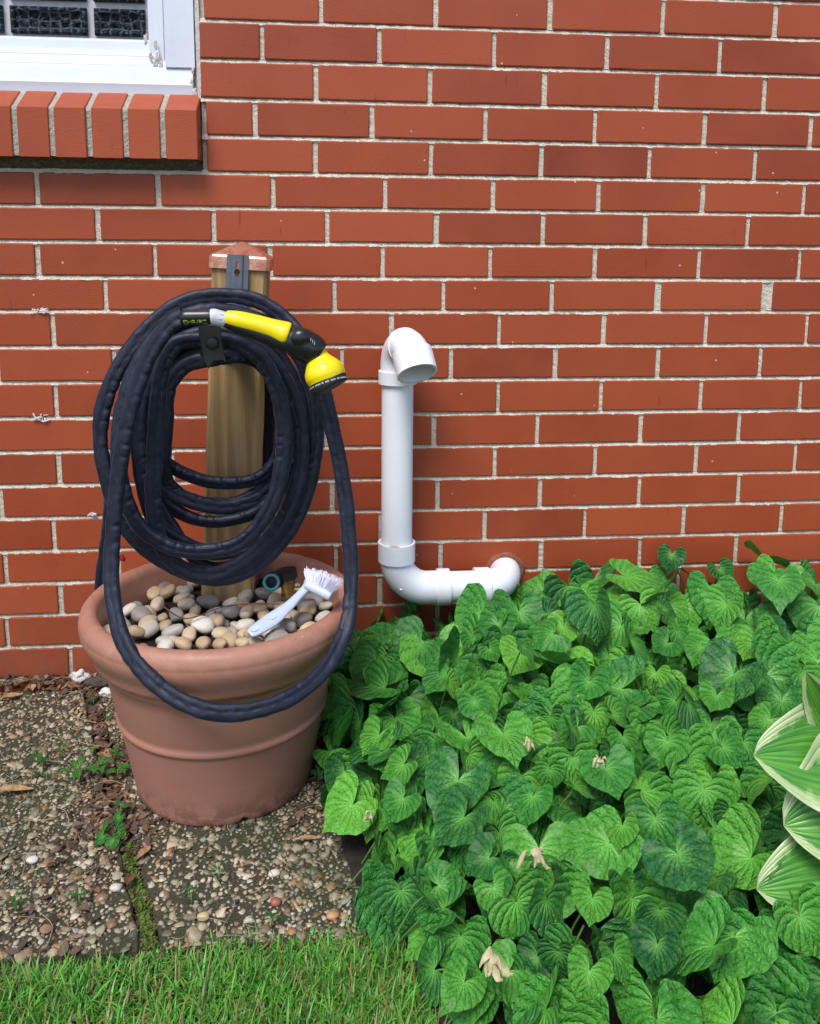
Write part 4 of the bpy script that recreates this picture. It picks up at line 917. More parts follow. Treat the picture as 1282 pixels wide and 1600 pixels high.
for x, y in cand:
    if (x-PC[0])**2+(y-PC[1])**2 > .173**2 or (abs(x-LB[0]) < hw+.012 and abs(y-LB[1]) < hw+.012): continue
    if min((x-q[0])**2+(y-q[1])**2 for q in pebs) < .0235**2: continue
    pebble(x, y, .259+random.uniform(-.003, .008), random.uniform(.0120, .0172), random.choices('gtc', (.24, .46, .30))[0])
for x, y in scatter(600, -.2, .22, -.55, -.14, .024):                    # a lower layer that closes the gaps
    if (x-PC[0])**2+(y-PC[1])**2 > .172**2 or (abs(x-LB[0]) < hw+.01 and abs(y-LB[1]) < hw+.01) or min((x-q[0])**2+(y-q[1])**2 for q in pebs) < .0135**2: continue
    pebble(x, y, .252, random.uniform(.010, .0145), random.choices('gtc', (.24, .46, .30))[0])

# ================================================================ DISH BRUSH
br = thing('dish_brush', 'white plastic dish brush lying on the pebbles, bristles up against the pot rim', 'brush', atz(450, 960, .29))
def brp(px, py, z): return atz(px, py, z)
hc = [brp(390, 991, .287), brp(400, 985, .289), brp(425, 968, .293), brp(450, 948, .300), brp(468, 930, .308), brp(480, 917, .316), brp(486, 909, .320)]
wd = [.007, .0115, .0138, .0095, .0072, .0082, .0115]; th = [.004, .0048, .005, .0048, .005, .005, .005]
Pw = catmull(hc, 6); W_ = catmull([[q] for q in wd], 6)[:, 0]; H_ = catmull([[q] for q in th], 6)[:, 0]
fr_ = frames(Pw, up=(0, -.35, 1)); V, F = tube(Pw, H_, 20, True, fr_, W_); mesh_arrays('handle', V, F, M['brushp'], br, True)
T_, N_, B_ = fr_
for t, w_, l_ in ((5, .0058, .007), (12, .0058, .009)):                 # oval recesses of the handle
    c__ = Pw[t]+N_[t]*(H_[t]-.0008); mb = MB(); V = []
    for s__, dz in ((1., .0012), (.72, .0010), (.6, .0002)):
        for j in range(20): an = j*2*math.pi/20; V.append(c__+T_[t]*l_*s__*math.cos(an)+B_[t]*w_*s__*math.sin(an)+N_[t]*dz)
    mb.add(V, [(k*20+j, k*20+(j+1) % 20, (k+1)*20+(j+1) % 20, (k+1)*20+j) for k in range(2) for j in range(20)]+[tuple(40+j for j in range(20))]); mb.build('grip_recess', M['greyp'] if False else M['brushp'], br, True)
ha, hb_ = at(480, 913, -.425), at(516, 931, -.440); hd_ax = hb_-ha
V, F = tube(catmull([ha-hd_ax*.06, ha, ha+hd_ax*.5, hb_, hb_+hd_ax*.05], 4), catmull([[.004], [.0072], [.0078], [.0072], [.004]], 4)[:, 0], 18); mesh_arrays('brush_head', V, F, M['brushp'], br, True)
mb = MB(); fan0, fan1 = at(476, 888, -.405), at(537, 907, -.432)
for k in range(420):
    t = random.random(); q = random.uniform(-1, 1); o_ = ha+hd_ax*(.04+.92*t)+np.array([0, q*.006, .003]); e_ = fan0+(fan1-fan0)*(t+random.gauss(0, .02))+np.array([0, q*.014, random.gauss(0, .0012)])
    e_ = e_+np.array([0, 0, -.004*(2*t-1)**2]); sd__ = np.array([.0005, 0, .0002]); mb.add([o_-sd__, o_+sd__, e_+sd__, e_-sd__, o_+np.array([0, .0005, 0]), e_+np.array([0, .0005, 0])], [(0, 1, 2, 3), (1, 4, 5, 2), (4, 0, 3, 5)])
mb.build('bristles', M['bristle'], br)

# ================================================================ BRASS CONNECTOR
YCn = -.30
cn = thing('hose_connector', 'brass shut-off connector with a black knob and teal ring, behind the pebbles', 'hose connector', at(448, 918, YCn))
def pxlen(p, Y=YCn): return p*(Y-CAM[1])/F_PX*1.02
def short(name, p, q, r_, mat, parent, n=24): 
    V, F = tube([np.array(p), np.array(q)], r_, n); o = mesh_arrays(name, V, F, mat, parent, True); e_ = o.modifiers.new('e', 'EDGE_SPLIT'); e_.split_angle = .7; return o
A0, A1 = at(452, 932, YCn), at(446, 888, YCn+.005)
bd = short('brass_body', A0, at(449, 905, YCn), pxlen(11), M['brass'], cn); short('brass_band', at(452,931,YCn), at(451.5,927,YCn), pxlen(13), M['brass'], bd); short('brass_band', at(450,913,YCn), at(449.5,908,YCn), pxlen(12.6), M['brass'], bd)
kn = short('black_knob', at(449, 903, YCn), at(447, 891, YCn), pxlen(17), M['rubber2'], cn)
short('side_outlet', at(458, 921, YCn), at(476, 921, YCn-.004), pxlen(5), M['brass'], cn); short('outlet_tap', at(473, 921, YCn-.004), at(482, 917, YCn-.004), pxlen(8), M['rubber'], cn)
c0 = at(425, 909, YCn-.02); ax = CAM-c0; ax = ax/np.linalg.norm(ax)+np.array([-.15, 0, -.1]); ax /= np.linalg.norm(ax)
ringtube('teal_ring', [c0-ax*.002, c0+ax*.006], pxlen(13), pxlen(9.3), cn, 'teal'); ringtube('black_sleeve', [c0-ax*.028, c0-ax*.001], pxlen(14.5), pxlen(7.5), cn, 'rubber2'); short('sleeve_core', c0-ax*.028, c0-ax*.010, pxlen(9), M['rubber2'], cn)
for an in np.linspace(0, 6.28, 9)[:-1]: pass

# twig, red scrap, lint, small rocks
tw = catmull([atz(255,947,.282), atz(283,965,.283), atz(308,963,.285), atz(350,948,.287), atz(400,943,.288), atz(437,944,.286)], 8); V, F = tube(tw, .0011+.0004*vnoise(np.arange(len(tw))*.7, 4), 8)
props(mesh_arrays('twig', V, F, M['twig'], None, True), 'thin brown curved twig lying across the pebbles in the pot', 'twig')
mb = MB(); blob(mb, at(191, 872, -.20), (.006, .003, .006), 2, 2, .8); props(mb.build('petal_scrap', M['red'], None, True), 'tiny red scrap just left of the hanging hose above the pot rim', 'petal')
def lint(px, py, w, lab):
    mb = MB(); c0 = at(px, py, 0); r_ = random.Random(px)
    for k in range(16):
        p = c0+np.array([r_.gauss(0, w*.35), -.0015, r_.gauss(0, w*.12)]); q = p+np.array([r_.gauss(0, w*.35), -.001, r_.gauss(0, w*.14)])
        V, F = tube(catmull([p, (p+q)/2+np.array([0, -.002, r_.gauss(0, w*.12)]), q], 4), .0007+.0005*r_.random(), 5); mb.add(V, F)
    blob(mb, c0, (w*.25, .0018, w*.10), px, 2, .7); props(mb.build('lint_tuft', M['web'], None, True), lab, 'lint')
lint(63, 486, .020, 'small white lint tuft stuck on the wall, the upper one left of the hose'); lint(62, 653, .026, 'larger white lint tuft on the mortar joint, mid left of the hose')
lint(145, 803, .008, 'tiny white speck of lint on the joint just left of the drooping hose loop')
mb = MB(); blob(mb, atz(124, 1057, .012), (.017, .014, .011), 4, 3, .6); props(mb.build('stone', M['rockw'], None, False), 'white angular stone at the wall foot left of the pot', 'stone')
mb = MB(); blob(mb, atz(158, 1066, .009), (.026, .012, .012), 9, 3, .6); props(mb.build('stone', M['rockd'], None, True), 'dark brown stone beside the white one at the wall foot', 'stone')
mb = MB(); blob(mb, atz(166, 1082, .006), (.013, .010, .008), 14, 3, .5); props(mb.build('stone', M['rockw'], None, False), 'small pale grey stone touching the left side of the pot', 'stone')
for px, py, lb in ((52, 1343, 'rough grey pebble bulging from the left slab'), (182, 1386, 'cream pebble at the slab edge left of the mossy gap'), (429, 1364, 'pale cream flat pebble in the right slab'), (431, 1409, 'red brown pebble in the right slab near the grass'), (520, 1430, 'orange tan pebble at the grass edge by the violets'), (318, 1432, 'yellow cream pebble in the right slab left of the red one')):
    mb = MB(); p = atz(px, py, .003); blob(mb, p, (.0085, .007, .0045), px, 2, .3)
    mt = {431: mat_simple('red_pebble', (.30, .09, .055), .5), 520: mat_simple('orange_pebble', (.50, .27, .12), .5), 52: M['rockw'], 318: mat_simple('yellow_pebble', (.52, .40, .20), .5)}.get(px, mat_simple('cream_pebble', (.60, .54, .44), .5))
    props(mb.build('pebble', mt, None, True), lb, 'pebble')

# ================================================================ LITTER
def flakes(P, size, name, mat, kind='stuff', label=None, cat=None, z0=.004, tilt=.5, asp=(.2, .6)):
    n = len(P); nx = 4; V = np.zeros((n, 8, 3)); L = size*rng.uniform(.5, 1.5, n); W = L*rng.uniform(asp[0], asp[1], n); an = rng.uniform(0, 6.28, n); cv = rng.normal(0, .35, n); tl = rng.normal(0, tilt, (n, 2))
    for k in range(4):
        t = k/3-.5; w = (0.35, 1, .9, .25)[k]
        for s_i, sgn in enumerate((-1, 1)):
            x, y = t*L, sgn*w*W/2+cv*L*(t*t-.1)*.5; z = cv*L*(.25-t*t)*.9+x*tl[:, 0]*.5+y*tl[:, 1]
            V[:, k*2+s_i, 0] = P[:, 0]+x*np.cos(an)-y*np.sin(an); V[:, k*2+s_i, 1] = P[:, 1]+x*np.sin(an)+y*np.cos(an); V[:, k*2+s_i, 2] = np.maximum(P[:, 2]+z0+z, P[:, 2]+.0004)
    F = np.array([(0, 1, 3, 2), (2, 3, 5, 4), (4, 5, 7, 6)])[None]+(np.arange(n)*8)[:, None, None]
    return props(mesh_arrays(name, V.reshape(-1, 3), F.reshape(-1, 4), mat, None, False), label, cat, None, kind)
pts = []
def lit(n, fx, fy, dens=None):
    for _ in range(n):
        x, y = fx(), fy()
        if (x-PC[0])**2+(y-PC[1])**2 < .138**2: continue
        pts.append((x, y, random.uniform(0, .004)))
lit(1900, lambda: random.uniform(-1.1, .45), lambda: -abs(random.gauss(0, .038))-.004)
lit(300, lambda: random.gauss(-.170, .022), lambda: random.uniform(-.5, -.05))
lit(420, lambda: random.uniform(.12, .30), lambda: random.uniform(-.50, -.05))
lit(200, lambda: random.gauss(-.12, .03), lambda: random.gauss(-.47, .035))
lit(120, lambda: random.uniform(-1.0, .5), lambda: random.uniform(PAVE_Y, 0))
lit(90, lambda: random.uniform(-.22, -.12), lambda: random.uniform(PAVE_Y, -.4))
for _ in range(500):
    y = random.uniform(PAVE_Y, -.42); pts.append((gapx(y)+random.gauss(0, .006), y, -.010))
pts += [(gapx(y_)+random.gauss(0, .006), y_, random.uniform(-.012, .001)) for y_ in rng.uniform(-.42, -.05, 900)]
flakes(np.array(pts), .011, 'leaf_litter', M['chips'], 'stuff', 'brown crumbled leaf litter and bark bits strewn along the wall foot and around the pot', 'leaf litter', asp=(.25, .7))
# fine dead stalks
mb = MB()
for k in range(170):
    x, y = random.uniform(-.6, .3), random.uniform(PAVE_Y, -.02)
    if (x-PC[0])**2+(y-PC[1])**2 < .15**2: continue
    an = random.uniform(0, 6.28); L = random.uniform(.02, .07); p = np.array([x, y, .006]); d_ = np.array([math.cos(an), math.sin(an), 0]); q = np.array([-d_[1], d_[0], 0])
    V, F = tube(catmull([p, p+d_*L*.5+q*random.gauss(0, L*.15)+[0, 0, .003], p+d_*L+q*random.gauss(0, L*.2)], 4), random.uniform(.00035, .0008), 4, False); mb.add(V, F)
props(mb.build('dead_stalks', mat_simple('straw_stalk', (.36, .26, .15), .7, .3), None, True), 'thin dry stalks and grass clippings lying over the slabs', 'dead stalks', None, 'stuff')
# moss in the gap and as tufts
mp = []; 
for _ in range(1500):
    y = random.uniform(PAVE_Y, -.50); mp.append((gapx(y)+random.gauss(0, .005), y, -.010+.006*random.random()))
flakes(np.array(mp), .0055, 'moss', M['moss'], 'stuff', 'yellow green moss filling the gap between the two slabs', 'moss', z0=.003, tilt=.9)
def dryleaf(px, py, L, W, an, lab, mat='dry', z=.006, ground=True, Y=None):
    c = atz(px, py, z) if Y is None else at(px, py, Y); mb = MB(); n, w_ = 8, 4; V = []
    for k in range(n+1):
        t = k/n; w = W*math.sin(math.pi*min(.98, t*.9+.06))**.8
        for j in range(w_+1):
            s = j/w_*2-1; x = (t-.5)*L; y = s*w/2; zz = .18*L*math.sin(t*3+1)*.5+abs(s)*W*.25+.002*mnoise.noise(Vector((t*5, s*2, px)))
            V.append((c[0]+x*math.cos(an)-y*math.sin(an), c[1]+x*math.sin(an)+y*math.cos(an), c[2]+zz))
    mb.add(V, [(k*(w_+1)+j, k*(w_+1)+j+1, (k+1)*(w_+1)+j+1, (k+1)*(w_+1)+j) for k in range(n) for j in range(w_)]); return props(mb.build('dry_leaf', M[mat], None, True), lab, 'dry leaf')
dryleaf(22, 1237, .055, .016, .25, 'long tan dry leaf on the slab at the far left'); dryleaf(226, 1333, .030, .012, 1.2, 'curled tan dry leaf by the slab gap in front of the pot'); dryleaf(482, 1312, .038, .009, .2, 'narrow orange brown dry leaf between the pot and the violets')
dryleaf(50, 1076, .030, .016, 2.0, 'orange dry leaf at the wall foot below the green sprout'); dryleaf(20, 1090, .036, .018, .6, 'broad orange dry leaf at the left edge near the wall'); dryleaf(203, 1376, .024, .014, 1.5, 'reddish curled leaf lying in the slab gap', 'twig'); dryleaf(150, 1170, .024, .008, .9, 'short brown dry leaf left of the pot')

# ================================================================ LEAVES
def leaf_proto(seed, cup=.5, droop=.35, fold=.2, nr=9, na=36, crinkle=1., narrow=1.):
    r_ = random.Random(seed); degs = [0, 6, 16, 35, 58, 80, 102, 120, 134, 143, 150, 155]; rads = [.86, .765, .70, .665, .655, .665, .68, .675, .62, .51, .35, .14]
    th = np.linspace(-1, 1, na+1)*math.radians(155); rad = np.interp(np.abs(np.degrees(th)), degs, rads)
    rad = rad*(1+.014*np.cos(th*30)+.03*vnoise(th*1.7+seed, seed)); V = [(0, 0, 0)]; UV = [(.5, .5)]
    sk = r_.uniform(-.06, .06)
    for k in range(1, nr+1):
        t = (k/nr)**.85
        for j in range(na+1):
            rr_ = rad[j]*t; u_, v_ = rr_*math.sin(th[j])*narrow, rr_*math.cos(th[j]); UV.append((.5+u_*.5, .5+v_*.5))
            z = fold*abs(u_)**1.25*(1 if v_ > 0 else max(0, 1+v_*2))
            z += cup*(.55*u_*u_ if v_ < .1 else .55*u_*u_*max(0, 1-(v_-.1)*1.2))*(1.6 if v_ < 0 else 1.)
            q_ = max(0, (abs(th[j])-1.5)/1.3); z += (cup+.15)*.80*rr_*q_**1.4    # lobes roll up around the open notch
            u_ *= 1-.18*q_*cup
            z -= droop*max(0, v_)**2+.30*abs(u_)**2.6+fold*0-fold*abs(u_)*.0+.0
            z += crinkle*.7*(.016*math.sin(th[j]*9+seed)*t*(.3+t)+.020*mnoise.noise(Vector((u_*3.2, v_*3.2, seed*1.7)))*1.2)+.10*sk*math.sin(v_*4)+sk*u_
            V.append((u_, v_, z))
    F = [(0, 0, 1+j+1, 1+j) for j in range(na)]; Fq = []
    for k in range(nr-1):
        for j in range(na): a_ = 1+k*(na+1)+j; b_ = a_+na+1; Fq.append((a_, a_+1, b_+1, b_))
    T_ = [(0, 1+j+1, 1+j) for j in range(na)]
    return np.array(V), np.array(Fq), np.array(UV), np.array(T_)
PR = [leaf_proto(s, random.uniform(.1, 1.1), random.uniform(.15, .85), random.uniform(-.25, .30), narrow=random.uniform(.88, 1.15)) for s in range(18)]
def merge_leaves(inst, name, mat, parent=None, stems=None, smat=None):
    """inst: list of (origin, xdir(u), ydir(tip), zdir(normal), size, proto)"""
    Vs, Q, T3, U, off = [], [], [], [], 0
    for o_, x_, y_, z_, s_, k_ in inst:
        V, Fq, UV, Tr = PR[k_]; W_ = np.asarray(o_)+s_*(V[:, :1]*x_+V[:, 1:2]*y_+V[:, 2:3]*z_); Vs.append(W_); Q.append(Fq+off); T3.append(Tr+off); U.append(UV); off += len(V)
    V = np.vstack(Vs); Q = np.vstack(Q); T3 = np.vstack(T3); U = np.vstack(U); n0 = len(Q)
    if stems is not None and len(stems):
        sv, sf = [], []
        for P_, r_ in stems:
            vv, ff = tube(P_, r_, 5, False); sf += [np.array(f)+off for f in ff]; sv.append(vv); off += len(vv)
        V = np.vstack([V]+sv); Q = np.vstack([Q, np.array(sf)]); U = np.vstack([U, np.full((off-len(U), 2), .5)])
    me = bpy.data.meshes.new(name); me.vertices.add(len(V)); me.vertices.foreach_set('co', V.astype(np.float32).ravel()); L = np.concatenate([Q.ravel(), T3.ravel()]).astype(np.int32)
    me.loops.add(len(L)); me.loops.foreach_set('vertex_index', L); st = np.concatenate([np.arange(len(Q))*4, len(Q)*4+np.arange(len(T3))*3]).astype(np.int32); tt = np.concatenate([np.full(len(Q), 4), np.full(len(T3), 3)]).astype(np.int32)
    me.polygons.add(len(st)); me.polygons.foreach_set('loop_start', st); me.polygons.foreach_set('loop_total', tt); me.update(calc_edges=True); me.polygons.foreach_set('use_smooth', np.full(len(st), True))
    ul = me.uv_layers.new(name='UVMap'); ul.data.foreach_set('uv', U[L].astype(np.float32).ravel()); me.materials.append(mat)
    if smat: 
        me.materials.append(smat); mi = np.zeros(len(st), dtype=np.int32); mi[n0:len(Q)] = 1; me.polygons.foreach_set('material_index', mi)
    return link(bpy.data.objects.new(name, me), parent)
def orient(nrm, tip):
    z_ = np.array(nrm, float); z_ /= np.linalg.norm(z_); y_ = np.array(tip, float); y_ -= (y_@z_)*z_; y_ /= np.linalg.norm(y_); return np.cross(y_, z_), y_, z_
# outline of the violet bed on the ground (world x, y)
BED = [atz(px, py, .05)[:2] for px, py in ((735, 985), (590, 1010), (545, 1065), (520, 1130), (540, 1200), (560, 1290), (585, 1370), (650, 1440), (690, 1530), (745, 1620))]
BED = [(b[0]-.006-.014*min(1, i/2)*(1 if i < 6 else (.4 if i == 6 else 0)), b[1]) for i, b in enumerate(BED)]; BED = [(BED[0][0]+.02, -.035)]+[tuple(b) for b in BED]+[(.45, -1.25), (1.7, -1.25), (1.7, -.035)]
def inbed(x, y):
    c = False; j = len(BED)-1
    for i in range(len(BED)):
        xi, yi = BED[i]; xj, yj = BED[j]
        if (yi > y) != (yj > y) and x < (xj-xi)*(y-yi)/(yj-yi)+xi: c = not c
        j = i
    return c
def bedd(x, y):
    m_ = 9.; j = len(BED)-4
    for i in range(0, len(BED)-3):
        a_, b_ = np.array(BED[i]), np.array(BED[i+1]); ab = b_-a_; t = np.clip(((x-a_[0])*ab[0]+(y-a_[1])*ab[1])/(ab@ab), 0, 1); q = a_+ab*t; m_ = min(m_, math.hypot(x-q[0], y-q[1]))
    return m_
_bm = [(x, y, .007+.004*mnoise.noise(Vector((x*20, y*20, 0)))) for x, y in BED]
_o = mesh_arrays('flower_bed', _bm, [tuple(range(len(_bm)))], M['soil'], None, False); props(_o, None, None, None, 'structure')
inst, stems = [], []
for layer, (dm, zf, nn) in enumerate(((.048, 1., 6000), (.052, .74, 3600), (.062, .48, 2000))):
    for x, y in list(scatter(nn, .05, 1.70, -1.25, -.03, dm))+list(scatter(1300, .05, 1.3, -1.1, -.45, .066) if layer < 2 else [])+[q for q in (scatter(3000, .05, .60, -1.1, -.03, .052) if layer < 2 else []) if inbed(*q) and bedd(*q) < .11]:
        if not inbed(x, y): continue
        if y < -.95 and layer > 0: continue
        d_ = bedd(x, y); H = .055+.140*(1-math.exp(-d_/.085)); H += .028*mnoise.noise(Vector((x*6, y*6, 1)))*min(1, d_/.06); H = H*zf
        H *= 1-.34*min(1, max(0, (-y-.25)/.55))
        if x > .60 and -1.0 < y < -.62: H = min(H, .11)
        if x < .43 and y > -.36: H = min(H, .085+max(0, -y-.10)*.22+max(0, x-.36)*1.2)
        H += random.gauss(0, .019)
        # edge leaves lean outwards, all lean a little to the open side
        gx, gy = 0., -1.
        if d_ < .12:
            e_ = .012; gx = -(bedd(x+e_, y)-bedd(x-e_, y))/(2*e_); gy = -(bedd(x, y+e_)-bedd(x, y-e_))/(2*e_)
        out = np.array([gx*.8+random.gauss(0, .8), gy*.4-.38+random.gauss(0, .6), 0.]); out /= np.linalg.norm(out)+1e-6
        tl = abs(random.gauss(.26, .22)) if layer == 0 else abs(random.gauss(.5, .3)); 
        nrm = out*math.sin(tl)+np.array([0, 0, math.cos(tl)]); tip = out*math.cos(tl)-np.array([0, 0, math.sin(tl)])+np.cross(out, [0, 0, 1.])*random.gauss(0, .45)
        nrm = nrm+np.array([random.gauss(0, .28), random.gauss(0, .26)-.18, 0])
        s_ = random.choices((random.uniform(.040, .056), random.uniform(.058, .074), random.uniform(.076, .092)), (.3, .45, .25))[0]*(.96 if layer else 1.)
        s_ *= .96-.20*min(1, max(0, (-y-.25)/.5))
        if random.random() < .10: s_ *= .65
        o_ = np.array([x, y, max(.03, H)]); X_, Y_, Z_ = orient(nrm, tip); inst.append((o_, X_, Y_, Z_, s_, random.randrange(len(PR))))
        g0 = np.array([x-out[0]*.05+random.gauss(0, .02), y-out[1]*.05+random.gauss(0, .02), 0.]); g0[1] = min(g0[1], -.02)
        oe = o_-Z_*.0045; stems.append((catmull([g0, (g0*.35+oe*.65)+np.array([0, 0, .012]), oe], 3), .0014))
vb = merge_leaves(inst, 'violet_bed', M['leaf'], None, stems, M['stem'])
props(vb, 'dense bed of glossy heart-shaped green violet leaves along the brick wall', 'ground cover', None, 'stuff')
print('violet leaves', len(inst))
# withered flowers and torn leaves caught in the bed
def wither(px, py, z, w, lab):
    c0 = atz(px, py, z); r_ = random.Random(px); mb = MB()
    w *= .62
    for k in range(7):
        an = r_.uniform(0, 6.28); t0 = c0+np.array([r_.gauss(0, w*.2), r_.gauss(0, w*.2), 0]); d_ = np.array([math.cos(an)*.8, -abs(math.sin(an))*.5-.2, -.4+r_.gauss(0, .3)]); q = np.cross(d_, [0, -.6, .8]); q /= np.linalg.norm(q); V = []
        for i_ in range(5):
            t = i_/4; ww = w*(.07+.10*r_.random())*math.sin(math.pi*(t*.85+.1)); c__ = t0+d_*w*.7*t+np.array([0, 0, w*.2*math.sin(t*4+k)]); V += [c__-q*ww, c__+np.array([0, -.002, .003*math.sin(k)]), c__+q*ww]
        mb.add(V, [(i_*3+j, i_*3+j+1, (i_+1)*3+j+1, (i_+1)*3+j) for i_ in range(4) for j in range(2)])
    props(mb.build('withered_blossom', M['straw'], None, True), lab, 'withered flower', 'withered blossoms fallen on the violet bed')
for q in ((823, 1155, .19, .026, 'withered cream blossom lying on the violets in the middle of the bed'), (938, 1186, .19, .022, 'withered cream blossom in the bed right of centre'), (835, 1328, .185, .036, 'large torn cream blossom in the lower middle of the violet bed'),
          (770, 1490, .12, .050, 'biggest brown withered leaf at the front edge of the violets by the grass'), (655, 1030, .10, .018, 'pale withered petal on the bed just right of the pot'), (580, 1272, .09, .020, 'small withered blossom at the left edge of the violet bed'), (1205, 1012, .20, .036, 'cream withered blossom at the upper right of the bed')): wither(*q)

# seedlings in the paving
def seedling(px, py, leaves, lab, grp=None, z=.012, mat='seed'):
    base = atz(px, py, 0.); o = thing('seedling', lab, 'seedling', base, grp)
    if py < 1060: base = at(px, py+6, -.02); o.location = base
    for dx, dy, s, an in leaves:
        k_ = random.randrange(len(PR)); V, Fq, UV, Tr = PR[k_]; c = base+np.array([dx, dy, z+random.uniform(0, .008)]); tl = random.uniform(.2, .55); out = np.array([math.cos(an), math.sin(an), 0]); X_, Y_, Z_ = orient(out*math.sin(tl)+np.array([0, -.25, math.cos(tl)]), out*math.cos(tl)-np.array([0, 0, math.sin(tl)]))
        V2 = c+s*(V[:, :1]*X_+V[:, 1:2]*Y_+V[:, 2:3]*Z_); F = [tuple(f) for f in Fq]+[tuple(f) for f in Tr]
        lf = mesh_arrays('leaf', V2, F, M[mat], o, True, UV)
        V3, F3 = tube(catmull([base-np.array([0, 0, .004]), (base+c)/2+np.array([0, 0, .004]), c], 3), .0009, 5, False); mesh_arrays('stem', V3, F3, M['stem'], lf, True)
seedling(188, 1282, [(0, .012, .017, 1.2), (.002, -.012, .017, 3.8), (-.012, -.030, .012, 3.4), (.008, -.046, .018, .2), (-.012, -.052, .018, 3.6), (.004, -.062, .016, 4.9)], 'row of bright heart-shaped violet seedlings left of the pot base')
def spriglet(px, py, n, L, lab, grp=None, asp=.42, spread=1., ww=1.):
    base = atz(px, py, 0.); o = thing('weed', lab, 'weed', base, grp); r_ = random.Random(px*7+py)
    for k in range(n):
        an = k*2*math.pi/n+r_.gauss(0, .35); Lk = L*r_.uniform(.7, 1.15); d_ = np.array([math.cos(an), math.sin(an)*.9, 0]); q = np.array([-d_[1], d_[0], 0]); c = base+d_*L*.15*spread+np.array([0, 0, .010+.012*r_.random()]); V = []; UV = []
        for i_ in range(9):
            t = i_/8; w = asp*Lk*.5*math.sin(math.pi*(t**.8*.97+.015)); zc_ = .35*Lk*math.sin(t*2.2)-.25*Lk*t*t
            for s in (-1, 0, 1): V.append(c+d_*Lk*t+q*s*w+np.array([0, 0, zc_+abs(s)*w*.35])); UV.append((.5+s*.2, .5+t*.4))
        lf = mesh_arrays('leaf', V, [(i_*3+j, i_*3+j+1, (i_+1)*3+j+1, (i_+1)*3+j) for i_ in range(8) for j in range(2)], M['seed'], o, True, UV)
    V3, F3 = tube([base-np.array([0, 0, .003]), base+np.array([0, 0, .016])], .0012, 5); mesh_arrays('stem', V3, F3, M['stem'], o, True)
spriglet(122, 1218, 7, .030, 'largest pointed-leaf weed on the slab left of the pot', asp=.36)
spriglet(158, 1213, 6, .021, 'dark leafy weed between the pot and the pointed-leaf weed', asp=.6)
spriglet(185, 1216, 5, .018, 'small round-leaved weed touching the left side of the pot', asp=.75)
spriglet(180, 1190, 5, .015, 'yellow green weed against the pot above the dark leafy one', asp=.75)
for q in ((60, 1196), (68, 1203)): spriglet(q[0], q[1], 7, .010, 'light green clover sprig on the slab near the left edge, %s' % ('upper of a pair' if q[0] == 60 else 'lower of a pair'), None, asp=.8)
spriglet(52, 1217, 5, .008, 'tiny clover sprout below the clover pair'); spriglet(74, 1223, 5, .008, 'tiny clover sprout right below the clover pair'); spriglet(97, 1186, 6, .012, 'small upright weed right of the clover pair')
spriglet(146, 1181, 5, .010, 'small green sprout between the clover and the pot'); spriglet(147, 1103, 5, .012, 'green sprout near the wall left of the pot rim'); spriglet(168, 1129, 5, .008, 'tiny sprout close to the pot left side')
for (x, y, lb) in ((125, 1416, 'fine feathery weed in the middle of the left slab'), (26, 1425, 'small feathery weed low on the left slab'), (300, 1413, 'small feathery weed low on the right slab'), (343, 1378, 'tiny feathery weed in the right slab centre'), (425, 1452, 'bright small weed at the grass edge below the pot')):
    spriglet(x, y, 9, .011, lb, asp=.35, spread=2.)
spriglet(605, 1455, 6, .016, 'little sprout in the shade at the violet bed corner'); spriglet(498, 1222, 4, .018, 'lone dark leaf sprout between the pot and the violet bed', asp=.7)
# sprout growing at the wall foot
b0 = atz(10, 1052, 0); spr = thing('seedling', 'yellow green sprout at the wall foot on the far left', 'seedling', b0)
for dx, dz, s in ((.004, .028, .012), (-.004, .010, .013)):
    V, Fq, UV, Tr = PR[3]; c = b0+np.array([dx, -.012, dz]); X_, Y_, Z_ = orient((.1, -.9, .5), (.7, -.2, -.5)); V2 = c+s*(V[:, :1]*X_+V[:, 1:2]*Y_+V[:, 2:3]*Z_)
    lf = mesh_arrays('leaf', V2, [tuple(f) for f in Fq]+[tuple(f) for f in Tr], M['seed'], spr, True, UV); V3, F3 = tube([b0, c], .0009, 5, False); mesh_arrays('stem', V3, F3, M['stem'], lf, True)

# ================================================================ HOSTA
ho = thing('hosta', 'white-edged variegated hosta leaning in from the right over the violets', 'hosta', (.84, -.80, 0))
def hosta_leaf(tip, base, width, nrm, fold=.25, wav=.10, bend=.0):
    tip, base = np.array(tip), np.array(base); L = np.linalg.norm(tip-base); y_ = (tip-base)/L; z_ = np.array(nrm, float); z_ -= (z_@y_)*y_; z_ /= np.linalg.norm(z_); x_ = np.cross(y_, z_); V = []; UV = []; n, w_ = 26, 16
    for k in range(n+1):
        t = k/n; w = width*.5*(math.sin(math.pi*min(1, t**.72*.94+.06)))**.60*(1-.12*t)*(1 if t < .98 else .12)
        for j in range(w_+1):
            s = j/w_*2-1; cz = fold*abs(s)**1.5*w+wav*w*math.sin(t*9+s*1.5)*abs(s)-.22*L*(t-.35)**2+bend*L*t*t
            V.append(base+y_*L*t+x_*s*w+z_*cz); UV.append((.5+s*.5, t))
    o = mesh_arrays('leaf', V, [(k*(w_+1)+j, k*(w_+1)+j+1, (k+1)*(w_+1)+j+1, (k+1)*(w_+1)+j) for k in range(n) for j in range(w_)], M['hosta'], ho, True, UV)
    V3, F3 = tube(catmull([np.array([.84, -.80, 0]), base*.6+np.array([.84, -.80, .1])*.4, base], 4), .0032, 8, False); mesh_arrays('stalk', V3, F3, M['stem'], o, True)
HY = -.80
hosta_leaf(at(1190,1178,HY), at(1360,1192,HY+.02), .145, (.05,-.75,.65), .22)
